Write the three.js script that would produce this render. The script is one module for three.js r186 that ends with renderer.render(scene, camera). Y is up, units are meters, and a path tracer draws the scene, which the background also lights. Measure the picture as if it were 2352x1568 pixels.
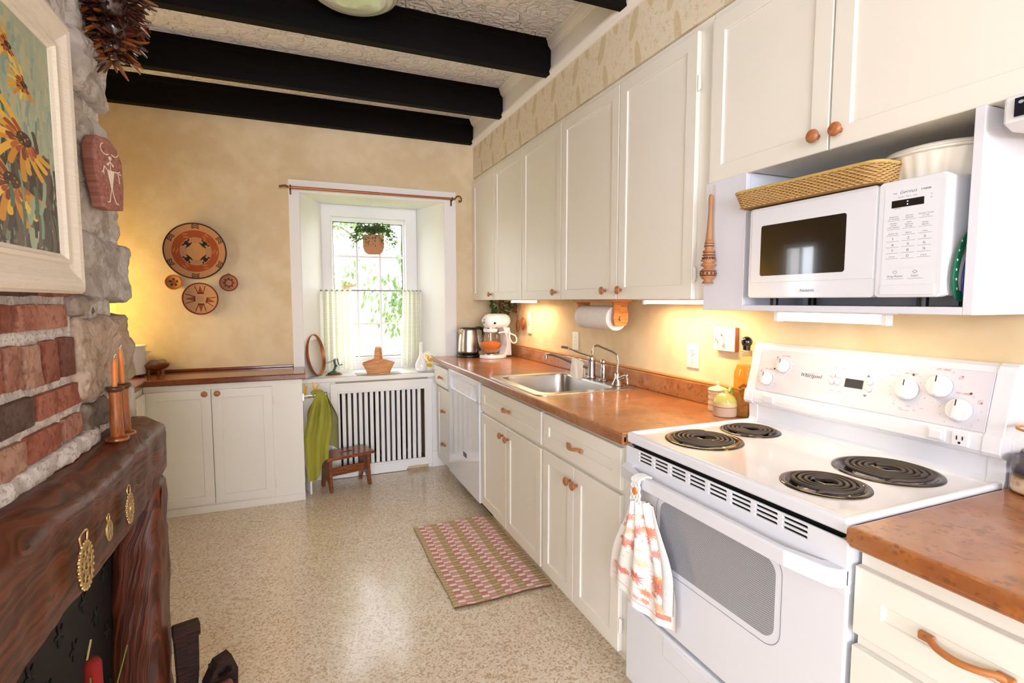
import * as THREE from 'three';
import { mergeGeometries, mergeVertices, toCreasedNormals } from 'three/addons/utils/BufferGeometryUtils.js';
import { RoundedBoxGeometry } from 'three/addons/geometries/RoundedBoxGeometry.js';
import { RectAreaLightUniformsLib } from 'three/addons/lights/RectAreaLightUniformsLib.js';

// ------------------------------------------------------------------ camera, sky, sun, daylight, exposure
const scene = new THREE.Scene();
const camera = new THREE.PerspectiveCamera(66.62, 2352 / 1568, 0.05, 400);
camera.position.set(0, 1.3515, 0);
camera.rotation.order = 'YXZ';
camera.rotation.set(-0.078, -0.392, 0);
scene.add(camera);
const renderer = new THREE.WebGLRenderer({ antialias: true });
renderer.toneMapping = THREE.LinearToneMapping;
renderer.toneMappingExposure = 1.13;
renderer.shadowMap.enabled = true;
RectAreaLightUniformsLib.init();
scene.background = new THREE.Color().setRGB(5.6, 5.8, 6.0);     // bright overcast sky
const sun = new THREE.DirectionalLight(new THREE.Color(1, 0.96, 0.88), 15);
sun.position.set(14, 17, -12); sun.target.position.set(-2, 0, -12); sun.shadow.radius = 3;   // along the house, lights the garden only
sun.castShadow = true; sun.shadow.mapSize.set(2048, 2048);
Object.assign(sun.shadow.camera, { left: -25, right: 25, top: 25, bottom: -25, far: 60 });
scene.add(sun, sun.target);
function daylight(w, h, pos, look, color, intensity) {             // area light standing for the daylight of a window out of view
  const l = new THREE.RectAreaLight(color, intensity, w, h);
  l.position.set(...pos); l.lookAt(...look); scene.add(l);
}
const DAY = new THREE.Color().setRGB(0.9, 0.965, 1.13);
daylight(3.4, 1.8, [-0.6, 1.75, 5.26], [-0.6, 1.75, 0], DAY, 11.5);    // unseen window behind the viewer, placed to light the whole room
daylight(1.9, 1.35, [-3.22, 1.75, 1.6], [0, 1.75, 1.6], DAY, 6.5);    // unseen side window, placed to light the cabinets on the right
daylight(0.3, 0.8, [-1.52, 1.44, -3.31], [0, 1.44, -3.31], DAY, 5); // small window of the alcove

// ------------------------------------------------------------------ helpers
function mulberry(a) { return () => { a |= 0; a = a + 0x6D2B79F5 | 0; let t = Math.imul(a ^ a >>> 15, 1 | a); t = t + Math.imul(t ^ t >>> 7, 61 | t) ^ t; return ((t ^ t >>> 14) >>> 0) / 4294967296; }; }
const rnd = mulberry(7);
const V3 = (x, y, z) => new THREE.Vector3(x, y, z);
const PI = Math.PI;
function hash(x, y, s) { let h = Math.imul(x, 374761393) + Math.imul(y, 668265263) + Math.imul(s, 974634777); h = Math.imul(h ^ h >>> 13, 1274126177); return ((h ^ h >>> 16) >>> 0) / 4294967296; }
function vnoise(x, y, p, s) {                                       // tileable value noise, period p cells
  const xi = Math.floor(x), yi = Math.floor(y), fx = x - xi, fy = y - yi, u = fx * fx * (3 - 2 * fx), v = fy * fy * (3 - 2 * fy);
  const m = (a) => ((a % p) + p) % p;
  const a = hash(m(xi), m(yi), s), b = hash(m(xi + 1), m(yi), s), c = hash(m(xi), m(yi + 1), s), d = hash(m(xi + 1), m(yi + 1), s);
  return a + (b - a) * u + (c - a) * v + (a - b - c + d) * u * v;
}
function fbm(u, v, p, oct, s) { let t = 0, a = 0.5, n = 0; for (let i = 0; i < oct; i++) { t += a * vnoise(u * p, v * p, p, s + i); n += a; a *= 0.55; p *= 2; } return t / n; }
const mix = (a, b, t) => a.map((q, i) => q + (b[i] - q) * t);
const sm = (a, b, x) => { x = Math.min(1, Math.max(0, (x - a) / (b - a))); return x * x * (3 - 2 * x); };
function tex(size, metres, fn, srgb = true, w = size) {             // computed texture that covers metres x metres
  const d = new Uint8Array(w * size * 4);
  for (let j = 0; j < size; j++) for (let i = 0; i < w; i++) {
    const c = fn(i / w, j / size), o = (j * w + i) * 4;
    if (typeof c === 'number') { d[o] = d[o + 1] = d[o + 2] = c * 255; } else { d[o] = c[0]; d[o + 1] = c[1]; d[o + 2] = c[2]; }
    d[o + 3] = 255;
  }
  const t = new THREE.DataTexture(d, w, size); t.wrapS = t.wrapT = THREE.RepeatWrapping; t.magFilter = THREE.LinearFilter; t.minFilter = THREE.LinearMipmapLinearFilter; t.generateMipmaps = true;
  if (srgb) t.colorSpace = THREE.SRGBColorSpace;
  const m = Array.isArray(metres) ? metres : [metres, metres];
  t.repeat.set(1 / m[0], 1 / m[1]); t.needsUpdate = true; return t;
}
function print(w, h, draw) {                                        // flat print: lettering, pictures, woven or painted pattern
  const c = document.createElement('canvas'); c.width = w; c.height = h; const g = c.getContext('2d'); draw(g, w, h);
  const t = new THREE.CanvasTexture(c); t.colorSpace = THREE.SRGBColorSpace; t.anisotropy = 8; return t;
}
const std = (o) => new THREE.MeshStandardMaterial(o), phy = (o) => new THREE.MeshPhysicalMaterial(o);
function flat(g) { let q = g.index ? g.toNonIndexed() : g.clone(); for (const k of Object.keys(q.attributes)) if (!['position', 'normal', 'uv'].includes(k)) q.deleteAttribute(k); if (!q.attributes.uv) q.setAttribute('uv', new THREE.BufferAttribute(new Float32Array(q.attributes.position.count * 2), 2)); q.morphAttributes = {}; q.clearGroups(); return q; }
function boxUV(g) {                                                 // uv in metres along the axis each face looks along
  const p = g.attributes.position, u = g.attributes.uv, a = V3(), b = V3(), c = V3(), n = V3();
  for (let i = 0; i < p.count; i += 3) {
    a.fromBufferAttribute(p, i); b.fromBufferAttribute(p, i + 1); c.fromBufferAttribute(p, i + 2);
    n.copy(b).sub(a).cross(c.clone().sub(a)); const x = Math.abs(n.x), y = Math.abs(n.y), z = Math.abs(n.z);
    [a, b, c].forEach((q, k) => { if (y >= x && y >= z) u.setXY(i + k, q.x, -q.z); else if (x >= z) u.setXY(i + k, q.z, q.y); else u.setXY(i + k, q.x, q.y); });
  }
  return g;
}
const used = {};
function numbered(n) { if (used[n] === undefined) { used[n] = 0; return n; } used[n]++; return n + '_' + String(used[n]).padStart(3, '0'); }
function mesh(name, geos, mat, parent, keepUV = false) {
  const list = (Array.isArray(geos) ? geos : [geos]).map(flat);
  let g = list.length > 1 ? mergeGeometries(list) : list[0];
  if (!keepUV) boxUV(g);
  const m = new THREE.Mesh(g, mat); m.name = name; m.castShadow = m.receiveShadow = true; if (parent) parent.add(m); return m;
}
const tag = (o, label, category, group) => { o.userData.label = label; o.userData.category = category; if (group) o.userData.group = group; return o; };
function thing(name, label, category, [x, y, z] = [0, 0, 0], turn = 0, group) {
  const o = new THREE.Group(); o.name = numbered(name); o.position.set(x, y, z); o.rotation.y = turn; scene.add(o); return tag(o, label, category, group);
}
function solo(name, label, category, geos, mat, pos = [0, 0, 0], turn = 0, keepUV = false, group) {
  const m = mesh(numbered(name), geos, mat, scene, keepUV); m.position.set(...pos); m.rotation.y = turn; return tag(m, label, category, group);
}
function struct(name, geos, mat, label, keepUV = false) {
  const m = mesh(name, geos, mat, scene, keepUV); m.userData.kind = 'structure'; if (label) m.userData.label = label; return m;
}
function bx(x0, x1, y0, y1, z0, z1, r = 0, s = 1) {
  const w = Math.abs(x1 - x0), h = Math.abs(y1 - y0), d = Math.abs(z1 - z0);
  const g = r > 0 ? new RoundedBoxGeometry(w, h, d, s, Math.min(r, w / 2.02, h / 2.02, d / 2.02)) : new THREE.BoxGeometry(w, h, d);
  return g.translate((x0 + x1) / 2, (y0 + y1) / 2, (z0 + z1) / 2);
}
const cyl = (r0, r1, h, x = 0, y = 0, z = 0, n = 24) => new THREE.CylinderGeometry(r1, r0, h, n).translate(x, y + h / 2, z);   // r0 at the foot
const lathe = (pts, n = 32) => new THREE.LatheGeometry(pts.map(([r, y]) => new THREE.Vector2(Math.max(r, 0.00001), y)), n);
function tube(pts, r, n = 8, seg = 0, closed = false) { return new THREE.TubeGeometry(new THREE.CatmullRomCurve3(pts.map((p) => V3(...p)), closed, 'centripetal'), seg || pts.length * 5, r, n, closed); }
function capped(pts, r, n = 8, seg = 0) { const c = pts.map((p) => V3(...p)); return [tube(pts, r, n, seg), new THREE.SphereGeometry(r, n, 6).translate(...pts[0]), new THREE.SphereGeometry(r, n, 6).translate(...pts[pts.length - 1])]; }
function rod(a, b, r, n = 10) { const A = V3(...a), B = V3(...b), d = B.clone().sub(A), g = new THREE.CylinderGeometry(r, r, d.length(), n); g.applyQuaternion(new THREE.Quaternion().setFromUnitVectors(V3(0, 1, 0), d.normalize())); const m = A.add(B).multiplyScalar(0.5); return g.translate(m.x, m.y, m.z); }
function poly(pts) { const s = new THREE.Shape(); pts.forEach(([x, y], i) => i ? s.lineTo(x, y) : s.moveTo(x, y)); return s; }
function rrect(x0, y0, x1, y1, r, S = THREE.Shape, n = 8) { const s = new S(), p = r < 0.0015 ? [[x0, y0], [x1, y0], [x1, y1], [x0, y1]] : rrPts(x0, y0, x1, y1, r, n).map((q) => [q.x, q.y]); p.forEach(([x, y], i) => i ? s.lineTo(x, y) : s.moveTo(x, y)); return s; }
function ext(shape, depth, bevel = 0, seg = 1, curve = 8) { return new THREE.ExtrudeGeometry(shape, { depth, bevelEnabled: bevel > 0, bevelThickness: bevel, bevelSize: bevel, bevelOffset: -bevel, bevelSegments: seg, curveSegments: curve }); }
// profile in (a, b) swept along +z for len
const sweep = (pts, len, bevel = 0) => ext(poly(pts), len, bevel);
function grid(nu, nv, fn, thick = 0) {                               // cloth: a sheet with a front and a back
  const P = [], N = []; for (let j = 0; j <= nv; j++) for (let i = 0; i <= nu; i++) P.push(V3(...fn(i / nu, j / nv)));
  const at = (i, j) => P[Math.min(nv, Math.max(0, j)) * (nu + 1) + Math.min(nu, Math.max(0, i))];
  for (let j = 0; j <= nv; j++) for (let i = 0; i <= nu; i++) N.push(at(i + 1, j).clone().sub(at(i - 1, j)).cross(at(i, j + 1).clone().sub(at(i, j - 1))).normalize());
  const pos = [], nor = [], uv = [], idx = [], L = thick > 0 ? 2 : 1, C = (nu + 1) * (nv + 1);
  for (let l = 0; l < L; l++) for (let k = 0; k < C; k++) { const p = P[k].clone().addScaledVector(N[k], l ? -thick : 0), n = N[k].clone().multiplyScalar(l ? -1 : 1); pos.push(p.x, p.y, p.z); nor.push(n.x, n.y, n.z); uv.push((k % (nu + 1)) / nu, Math.floor(k / (nu + 1)) / nv); }
  for (let l = 0; l < L; l++) for (let j = 0; j < nv; j++) for (let i = 0; i < nu; i++) { const a = l * C + j * (nu + 1) + i, b = a + 1, c = a + nu + 1, d = c + 1; l ? idx.push(a, c, b, b, c, d) : idx.push(a, b, c, b, d, c); }
  if (L === 2) { const rim = (k, m) => idx.push(k, k + C, m, m, k + C, m + C); for (let i = 0; i < nu; i++) { rim(i, i + 1); rim(nv * (nu + 1) + i + 1, nv * (nu + 1) + i); } for (let j = 0; j < nv; j++) { rim((j + 1) * (nu + 1), j * (nu + 1)); rim(j * (nu + 1) + nu, (j + 1) * (nu + 1) + nu); } }
  const g = new THREE.BufferGeometry(); g.setAttribute('position', new THREE.Float32BufferAttribute(pos, 3)); g.setAttribute('normal', new THREE.Float32BufferAttribute(nor, 3)); g.setAttribute('uv', new THREE.Float32BufferAttribute(uv, 2)); g.setIndex(idx); return g;
}
function rough(w, h, d, r, amp, seed, res = 0.03, freq = 12, s = 3) { // a hewn block centred on the origin: rounded box pushed in and out by noise
  let g = new THREE.BoxGeometry(w, h, d, Math.max(2, Math.round(w / res)), Math.max(2, Math.round(h / res)), Math.max(2, Math.round(d / res)));
  g.deleteAttribute('uv'); g.deleteAttribute('normal'); g = mergeVertices(g, 1e-5);
  const p = g.attributes.position, q = V3(), c = V3(), n = V3();
  for (let i = 0; i < p.count; i++) {
    q.fromBufferAttribute(p, i); c.set(THREE.MathUtils.clamp(q.x, -w / 2 + r, w / 2 - r), THREE.MathUtils.clamp(q.y, -h / 2 + r, h / 2 - r), THREE.MathUtils.clamp(q.z, -d / 2 + r, d / 2 - r));
    n.copy(q).sub(c); const l = n.length(); if (l > 0) n.multiplyScalar(1 / l); q.copy(c).addScaledVector(n, r);
    const k = (a, b, e) => fbm(((a * freq / 16) % 1 + 1) % 1, ((b * freq / 16) % 1 + 1) % 1, 16, s, seed + e) - 0.5;
    q.x += amp * (k(q.y, q.z, 0) + 0.5 * n.x * k(q.y + q.x, q.z, 9)) * 2; q.y += amp * k(q.x, q.z, 20) * 1.4; q.z += amp * k(q.x + 0.3, q.y, 40) * 1.6;
    p.setXYZ(i, q.x, q.y, q.z);
  }
  return toCreasedNormals(flatNoUV(g), 0.7);
}
function flatNoUV(g) { const q = g.toNonIndexed(); q.computeVertexNormals(); return q; }
function rrPts(x0, y0, x1, y1, r, n = 8) { const o = []; [[x1 - r, y0 + r, -PI / 2], [x1 - r, y1 - r, 0], [x0 + r, y1 - r, PI / 2], [x0 + r, y0 + r, PI]].forEach(([x, y, a]) => { for (let i = 0; i <= n; i++) { const t = a + PI / 2 * i / n; o.push({ x: x + r * Math.cos(t), y: y + r * Math.sin(t) }); } }); return o; }
function swapUV(m) { const u = m.geometry.attributes.uv; for (let i = 0; i < u.count; i++) u.setXY(i, u.getY(i), u.getX(i)); return m; }
function axisUV(m, ax) { const p = m.geometry.attributes.position, u = m.geometry.attributes.uv; for (let i = 0; i < u.count; i++) { const x = p.getX(i), y = p.getY(i), z = p.getZ(i); ax === 'z' ? u.setXY(i, z, x + y) : ax === 'y' ? u.setXY(i, y, x + z) : u.setXY(i, x, y + z); } return m; }   // grain along one axis
const onRight = -PI / 2, onChimney = PI / 2;    // a thing on the right wall looks to -x, one on the chimney to +x

// ------------------------------------------------------------------ materials
const T = {};
T.plaster = tex(512, 1.6, (u, v) => { const a = fbm(u, v, 6, 4, 11), b = fbm(u, v, 24, 3, 31), t = sm(0.3, 0.72, a * 0.65 + b * 0.35); return mix([217, 194, 155], [229, 210, 175], t); });
T.plasterBump = tex(256, 0.5, (u, v) => fbm(u, v, 24, 3, 5), false);
T.stucco = tex(512, 0.7, (u, v) => { const w = fbm(u, v, 10, 2, 77) * 0.16, a = fbm((u + w) % 1, v, 20, 3, 3), r = 1 - Math.abs(2 * a - 1) * 2.2; return Math.min(1, Math.max(0, r)); }, false);
T.floor = tex(1024, 0.9, (u, v) => {
  const a = fbm(u, v, 135, 2, 51), b = fbm(u, v, 80, 2, 91), c = fbm(u, v, 10, 3, 17), d = fbm(u, v, 180, 2, 71);
  let q = mix([232, 217, 196], [222, 203, 176], sm(0.35, 0.65, c * 0.4 + d * 0.6));
  q = mix(q, [238, 229, 212], sm(0.6, 0.72, b) * 0.8); q = mix(q, [176, 141, 98], sm(0.56, 0.68, a) * 0.6); return q;
});
T.counter = tex(1024, 1.2, (u, v) => {
  const a = fbm(u, v, 5, 5, 21), b = fbm(u, v, 40, 4, 61), c = fbm(u, v, 120, 2, 81), d = fbm(u, v, 14, 4, 41);
  let q = mix([146, 87, 48], [186, 124, 72], sm(0.3, 0.7, a * 0.5 + d * 0.5)); q = mix(q, [148, 104, 76], sm(0.52, 0.72, d) * 0.55); q = mix(q, [186, 112, 44], sm(0.55, 0.75, b) * 0.5); q = mix(q, [88, 54, 32], sm(0.56, 0.74, c * 0.6 + b * 0.4) * 0.45); return q;
});
T.brick = tex(256, 0.35, (u, v) => { const a = fbm(u, v, 8, 4, 13), b = fbm(u, v, 40, 3, 23), c = fbm(u, v, 16, 3, 33); let q = mix([255, 250, 246], [222, 196, 188], sm(0.35, 0.7, a)); q = mix(q, [180, 156, 152], sm(0.56, 0.7, b) * 0.6); q = mix(q, [255, 246, 240], sm(0.66, 0.78, c) * 0.9); return q; });
T.rockBump = tex(256, 0.25, (u, v) => fbm(u, v, 8, 5, 19), false);
T.stone = tex(512, 0.6, (u, v) => { const a = fbm(u, v, 6, 4, 43), b = fbm(u, v, 24, 4, 53), c = fbm(u, (v * 1) % 1, 12, 3, 63); let q = mix([252, 251, 251], [212, 206, 202], sm(0.35, 0.68, a)); q = mix(q, [176, 166, 160], sm(0.55, 0.75, b) * 0.5); q = mix(q, [255, 250, 244], sm(0.62, 0.75, c) * 0.6); return q; });
T.mortar = tex(256, 0.3, (u, v) => { const a = fbm(u, v, 12, 4, 3), b = fbm(u, v, 60, 2, 9); return mix(mix([196, 190, 190], [226, 221, 221], sm(0.3, 0.7, a)), [150, 138, 132], sm(0.6, 0.75, b) * 0.6); });
function grain(seed, n) { return (u, v) => { const w = fbm(u, v, 6, 3, seed) * 0.1; return vnoise(u * 4, ((v + w) % 1) * n, n, seed + 5) * 0.55 + vnoise(u * 8, ((v + w) % 1) * n * 3, n * 3, seed + 8) * 0.3 + fbm(u, v, 8, 3, seed + 20) * 0.15; }; }
const gDark = grain(101, 56), gOak = grain(131, 40);
T.mantel = tex(512, [0.7, 0.3], (u, v) => { const t = gDark(u, v); return mix([62, 27, 15], [108, 53, 29], sm(0.25, 0.75, t)); });
T.mantelBump = tex(512, [0.7, 0.3], (u, v) => gDark(u, v), false);
T.beam = tex(256, [1.2, 0.3], (u, v) => mix([9, 7, 7], [17, 13, 13], sm(0.3, 0.8, gOak(u, v))));
T.oak = tex(256, [0.5, 0.16], (u, v) => mix([168, 98, 44], [208, 138, 76], sm(0.25, 0.75, gOak(u, v))));
T.stool = tex(256, [0.5, 0.12], (u, v) => mix([98, 46, 16], [156, 82, 34], sm(0.25, 0.75, gOak(u, v))));
T.carved = tex(256, [0.4, 0.14], (u, v) => mix([194, 132, 84], [222, 168, 118], sm(0.25, 0.75, gOak(u, v))));
T.holder = tex(256, [0.1, 0.16], (u, v) => mix([120, 62, 26], [168, 96, 46], sm(0.25, 0.75, gOak(v, u))));
T.grey = tex(256, 0.5, (u, v) => mix([236, 236, 236], [255, 255, 255], fbm(u, v, 16, 3, 70)));
T.clothBump = tex(128, 0.03, (u, v) => 0.5 + 0.25 * Math.sin(u * PI * 16) + 0.25 * Math.sin(v * PI * 16), false);
T.brush = tex(256, [0.3, 0.06], (u, v) => vnoise(u * 3, v * 128, 128, 5), false);
T.frameBump = tex(256, [0.06, 0.25], (u, v) => vnoise(u * 3, v * 128, 128, 15), false);
T.wallpaper = (() => { const t = print(1024, 512, (g, w, h) => {
  g.fillStyle = '#e6dac5'; g.fillRect(0, 0, w, h); const r = mulberry(91);
  for (let i = 0; i < 2600; i++) { g.fillStyle = `rgba(${214 + r() * 25},${198 + r() * 25},${168 + r() * 25},0.25)`; g.beginPath(); g.arc(r() * w, r() * h, 3 + r() * 12, 0, 7); g.fill(); }
  for (let k = 0; k < 3; k++) { const x = 90 + k * 340; g.fillStyle = 'rgba(204,182,136,0.6)';
    g.beginPath(); g.ellipse(x, 130, 34, 95, 0.35, 0, 7); g.fill(); g.beginPath(); g.ellipse(x + 46, 350, 28, 110, -0.15, 0, 7); g.fill(); g.fillStyle = 'rgba(210,188,140,0.7)'; g.beginPath(); g.ellipse(x + 150, 60, 26, 60, -0.3, 0, 7); g.fill(); }
  g.strokeStyle = 'rgba(165,140,105,0.4)'; g.lineWidth = 2;
  for (let i = 0; i < 210; i++) { let x = r() * w, y = r() * h; g.beginPath(); g.moveTo(x, y); for (let k = 0; k < 5; k++) { const nx = x + (r() - 0.5) * 22, ny = y + (r() - 0.2) * 14; g.quadraticCurveTo(x + (r() - 0.5) * 18, y + (r() - 0.5) * 18, nx, ny); x = nx; y = ny; } g.stroke(); }
}); t.wrapS = t.wrapT = THREE.RepeatWrapping; t.repeat.set(1 / 0.75, 1 / 0.375); return t; })();

const M = {
  plaster: std({ map: T.plaster, roughness: 0.85, bumpMap: T.plasterBump, bumpScale: 0.0008 }),
  wallpaper: std({ map: T.wallpaper, roughness: 0.85 }),
  stucco: std({ color: '#f8f7f8', roughness: 0.9, bumpMap: T.stucco, bumpScale: 0.012 }),
  floor: phy({ map: T.floor, roughness: 0.4, clearcoat: 0.7, clearcoatRoughness: 0.15 }),
  counter: phy({ map: T.counter, roughness: 0.32, clearcoat: 0.5, clearcoatRoughness: 0.12 }),
  cream: std({ color: '#ebe7dd', roughness: 0.42 }),
  creamIn: std({ color: '#e4dcc6', roughness: 0.6 }),
  white: std({ color: '#f0eeee', roughness: 0.5 }),
  trim: std({ color: '#efece8', roughness: 0.55 }),
  box: std({ color: '#dfe0ea', roughness: 0.5 }),
  enamel: phy({ color: '#e4e6ee', roughness: 0.16, clearcoat: 0.6, clearcoatRoughness: 0.05 }),
  plastic: phy({ color: '#e4e5ea', roughness: 0.3 }),
  beam: phy({ map: T.beam, roughness: 0.7, specularIntensity: 0.25 }),
  mantel: phy({ map: T.mantel, specularIntensity: 0.6, roughness: 0.42, bumpMap: T.mantelBump, bumpScale: 0.002, clearcoat: 0.15, clearcoatRoughness: 0.3 }),
  mortar: std({ map: T.mortar, roughness: 0.95, bumpMap: T.rockBump, bumpScale: 0.006 }),
  iron: std({ color: '#15161a', roughness: 0.55, metalness: 0.35 }),
  black: std({ color: '#101012', roughness: 0.4 }),
  blackGloss: phy({ color: '#0b0b0d', roughness: 0.08, clearcoat: 1, clearcoatRoughness: 0.03 }),
  oak: phy({ map: T.oak, roughness: 0.4 }),
  holder: phy({ map: T.holder, roughness: 0.35, clearcoat: 0.3 }),
  knob: phy({ color: '#a9683c', roughness: 0.35, clearcoat: 0.3 }),
  twig: phy({ color: '#b6733d', roughness: 0.4 }),
  stool: phy({ map: T.stool, roughness: 0.3, clearcoat: 0.5, clearcoatRoughness: 0.2 }),
  chrome: std({ color: '#dcdcdc', roughness: 0.12, metalness: 1 }),
  steel: std({ color: '#c3c1be', roughness: 0.28, metalness: 1, bumpMap: T.brush, bumpScale: 0.0002 }),
  dull: std({ color: '#b9b9bd', roughness: 0.45, metalness: 0.8 }),
  brass: std({ color: '#cdb27c', roughness: 0.32, metalness: 1, bumpMap: T.rockBump, bumpScale: 0.001 }),
  copper: std({ color: '#b06a45', roughness: 0.35, metalness: 0.85 }),
  bronze: std({ color: '#6b4a2c', roughness: 0.4, metalness: 0.8 }),
  glass: phy({ color: '#ffffff', roughness: 0.02, transmission: 1, thickness: 0, ior: 1.5 }),
  porcelain: phy({ color: '#f4f2ee', roughness: 0.15, clearcoat: 0.5 }),
  ceramic: phy({ color: '#efe9dc', roughness: 0.25, clearcoat: 0.4 }),
  soil: std({ color: '#2c2119', roughness: 1 }),
  dark: std({ color: '#221c1a', roughness: 0.8 }),
};
const brickTones = ['#a56a58', '#955e50', '#a97f70', '#80584f', '#b58574', '#63504d', '#b39384'].map((c) => std({ color: c, map: T.brick, roughness: 0.92, bumpMap: T.rockBump, bumpScale: 0.006 }));
const stoneTones = ['#c4c0be', '#cfcac7', '#ada39d', '#bba898', '#84766c', '#94857a'].map((c) => std({ color: c, map: T.stone, roughness: 0.9, bumpMap: T.rockBump, bumpScale: 0.012 }));

// ------------------------------------------------------------------ the room
const ZB = -4.12, XR = 1.64, CEIL = 2.79;
struct('floor', bx(-3.4, 1.9, -0.12, 0, -4.7, 5.4), M.floor, 'beige speckled vinyl floor');
struct('ceiling', bx(-3.4, 1.9, CEIL, CEIL + 0.15, -4.7, 5.4), M.stucco, 'white textured stucco ceiling between the dark beams');
struct('wall_right', bx(XR, XR + 0.25, 0, CEIL, -4.7, 5.4), M.plaster, 'sponged tan wall behind the worktop');
{ // back wall with a splayed window opening and a radiator niche
  const up = (pts, y0, y1) => ext(poly(pts.map(([x, z]) => [x, -z])), y1 - y0).rotateX(-PI / 2).translate(0, y0, 0);
  struct('wall_back', [
    up([[-1.7, ZB], [0.036, ZB], [0.193, -4.5], [0.193, -4.62], [-1.7, -4.62]].reverse(), 0.744, 2.139),
    up([[1.113, ZB], [1.9, ZB], [1.9, -4.62], [0.979, -4.62], [0.979, -4.5]].reverse(), 0.744, 2.139),
    bx(-1.7, 1.9, 2.139, CEIL, -4.62, ZB),
    bx(-1.7, 0.25, 0, 0.744, -4.62, ZB), bx(0.97, 1.9, 0, 0.744, -4.62, ZB), bx(0.25, 0.97, 0, 0.744, -4.62, -4.4), bx(0.25, 0.97, 0.69, 0.744, -4.4, ZB), bx(0.25, 0.97, 0, 0.04, -4.4, ZB),
  ], M.plaster, 'sponged tan back wall with a deep window');
  // white lining of the splayed opening
  const quad = (a, b, c, d) => { const g = new THREE.BufferGeometry(); g.setAttribute('position', new THREE.Float32BufferAttribute([a, b, c, a, c, d].flat(), 3)); g.computeVertexNormals(); return g; };
  const slab = (pts, y0, y1) => up(pts, y0, y1);
  struct('trim_reveal', [
    slab([[0.036, ZB], [0.042, ZB], [0.199, -4.5], [0.193, -4.5]].reverse(), 0.775, 2.139),
    slab([[1.107, ZB], [1.113, ZB], [0.979, -4.5], [0.973, -4.5]].reverse(), 0.775, 2.139),
    bx(0.04, 1.11, 2.132, 2.139, -4.5, ZB),
  ], M.trim, 'white lining of the deep window opening');
}
struct('wall_alcove', [bx(-1.7, -1.45, 0, 1.02, -4.62, -0.55), bx(-1.7, -1.45, 1.86, CEIL, -4.62, -0.55), bx(-1.7, -1.45, 1.02, 1.86, -4.62, -3.48), bx(-1.7, -1.45, 1.02, 1.86, -3.14, -0.55)], M.plaster, 'tan wall of the alcove behind the chimney');
struct('wall_partition', bx(-3.4, -1.3, 0, CEIL, -0.75, -0.55), M.plaster);
struct('wall_left', [bx(-3.4, -3.2, 0, 1.05, -0.6, 5.4), bx(-3.4, -3.2, 2.45, CEIL, -0.6, 5.4), bx(-3.4, -3.2, 1.05, 2.45, -0.6, 0.6), bx(-3.4, -3.2, 1.05, 2.45, 2.6, 5.4)], M.plaster);  // out of view; its opening is placed for the side light
struct('wall_rear', [bx(-3.4, -2.35, 0, CEIL, 5.2, 5.4), bx(1.15, 1.9, 0, CEIL, 5.2, 5.4), bx(-2.35, 1.15, 0, 0.8, 5.2, 5.4), bx(-2.35, 1.15, 2.7, CEIL, 5.2, 5.4)], M.plaster);  // out of view; set far back so its window lights the room evenly

function gridWindow(name, label, w, h, cols, rows, pos, turn, bar = 0.02) { // a window with its frame, glazing bars and one pane per field
  const o = new THREE.Group(); o.name = name; o.position.set(...pos); o.rotation.y = turn; o.userData = { kind: 'structure', label }; scene.add(o);
  const f = ext((() => { const s = rrect(0, 0, w, h, 0.001); s.holes.push(rrect(0.04, 0.04, w - 0.04, h - 0.04, 0.001, THREE.Path)); return s; })(), 0.04, 0.003);
  mesh('window_frame', f, M.white, o);
  const iw = w - 0.08, ih = h - 0.08;
  for (let i = 1; i < cols; i++) mesh('glazing_bar', bx(0.04 + iw * i / cols - bar / 2, 0.04 + iw * i / cols + bar / 2, 0.04, h - 0.04, 0.01, 0.032), M.white, o);
  for (let j = 1; j < rows; j++) mesh('glazing_bar', bx(0.04, w - 0.04, 0.04 + ih * j / rows - bar / 2, 0.04 + ih * j / rows + bar / 2, 0.011, 0.031), M.white, o);
  for (let i = 0; i < cols; i++) for (let j = 0; j < rows; j++) mesh('pane', new THREE.PlaneGeometry(iw / cols, ih / rows).translate(0.04 + iw * (i + 0.5) / cols, 0.04 + ih * (j + 0.5) / rows, 0.02), M.glass, o);
  return o;
}
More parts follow.
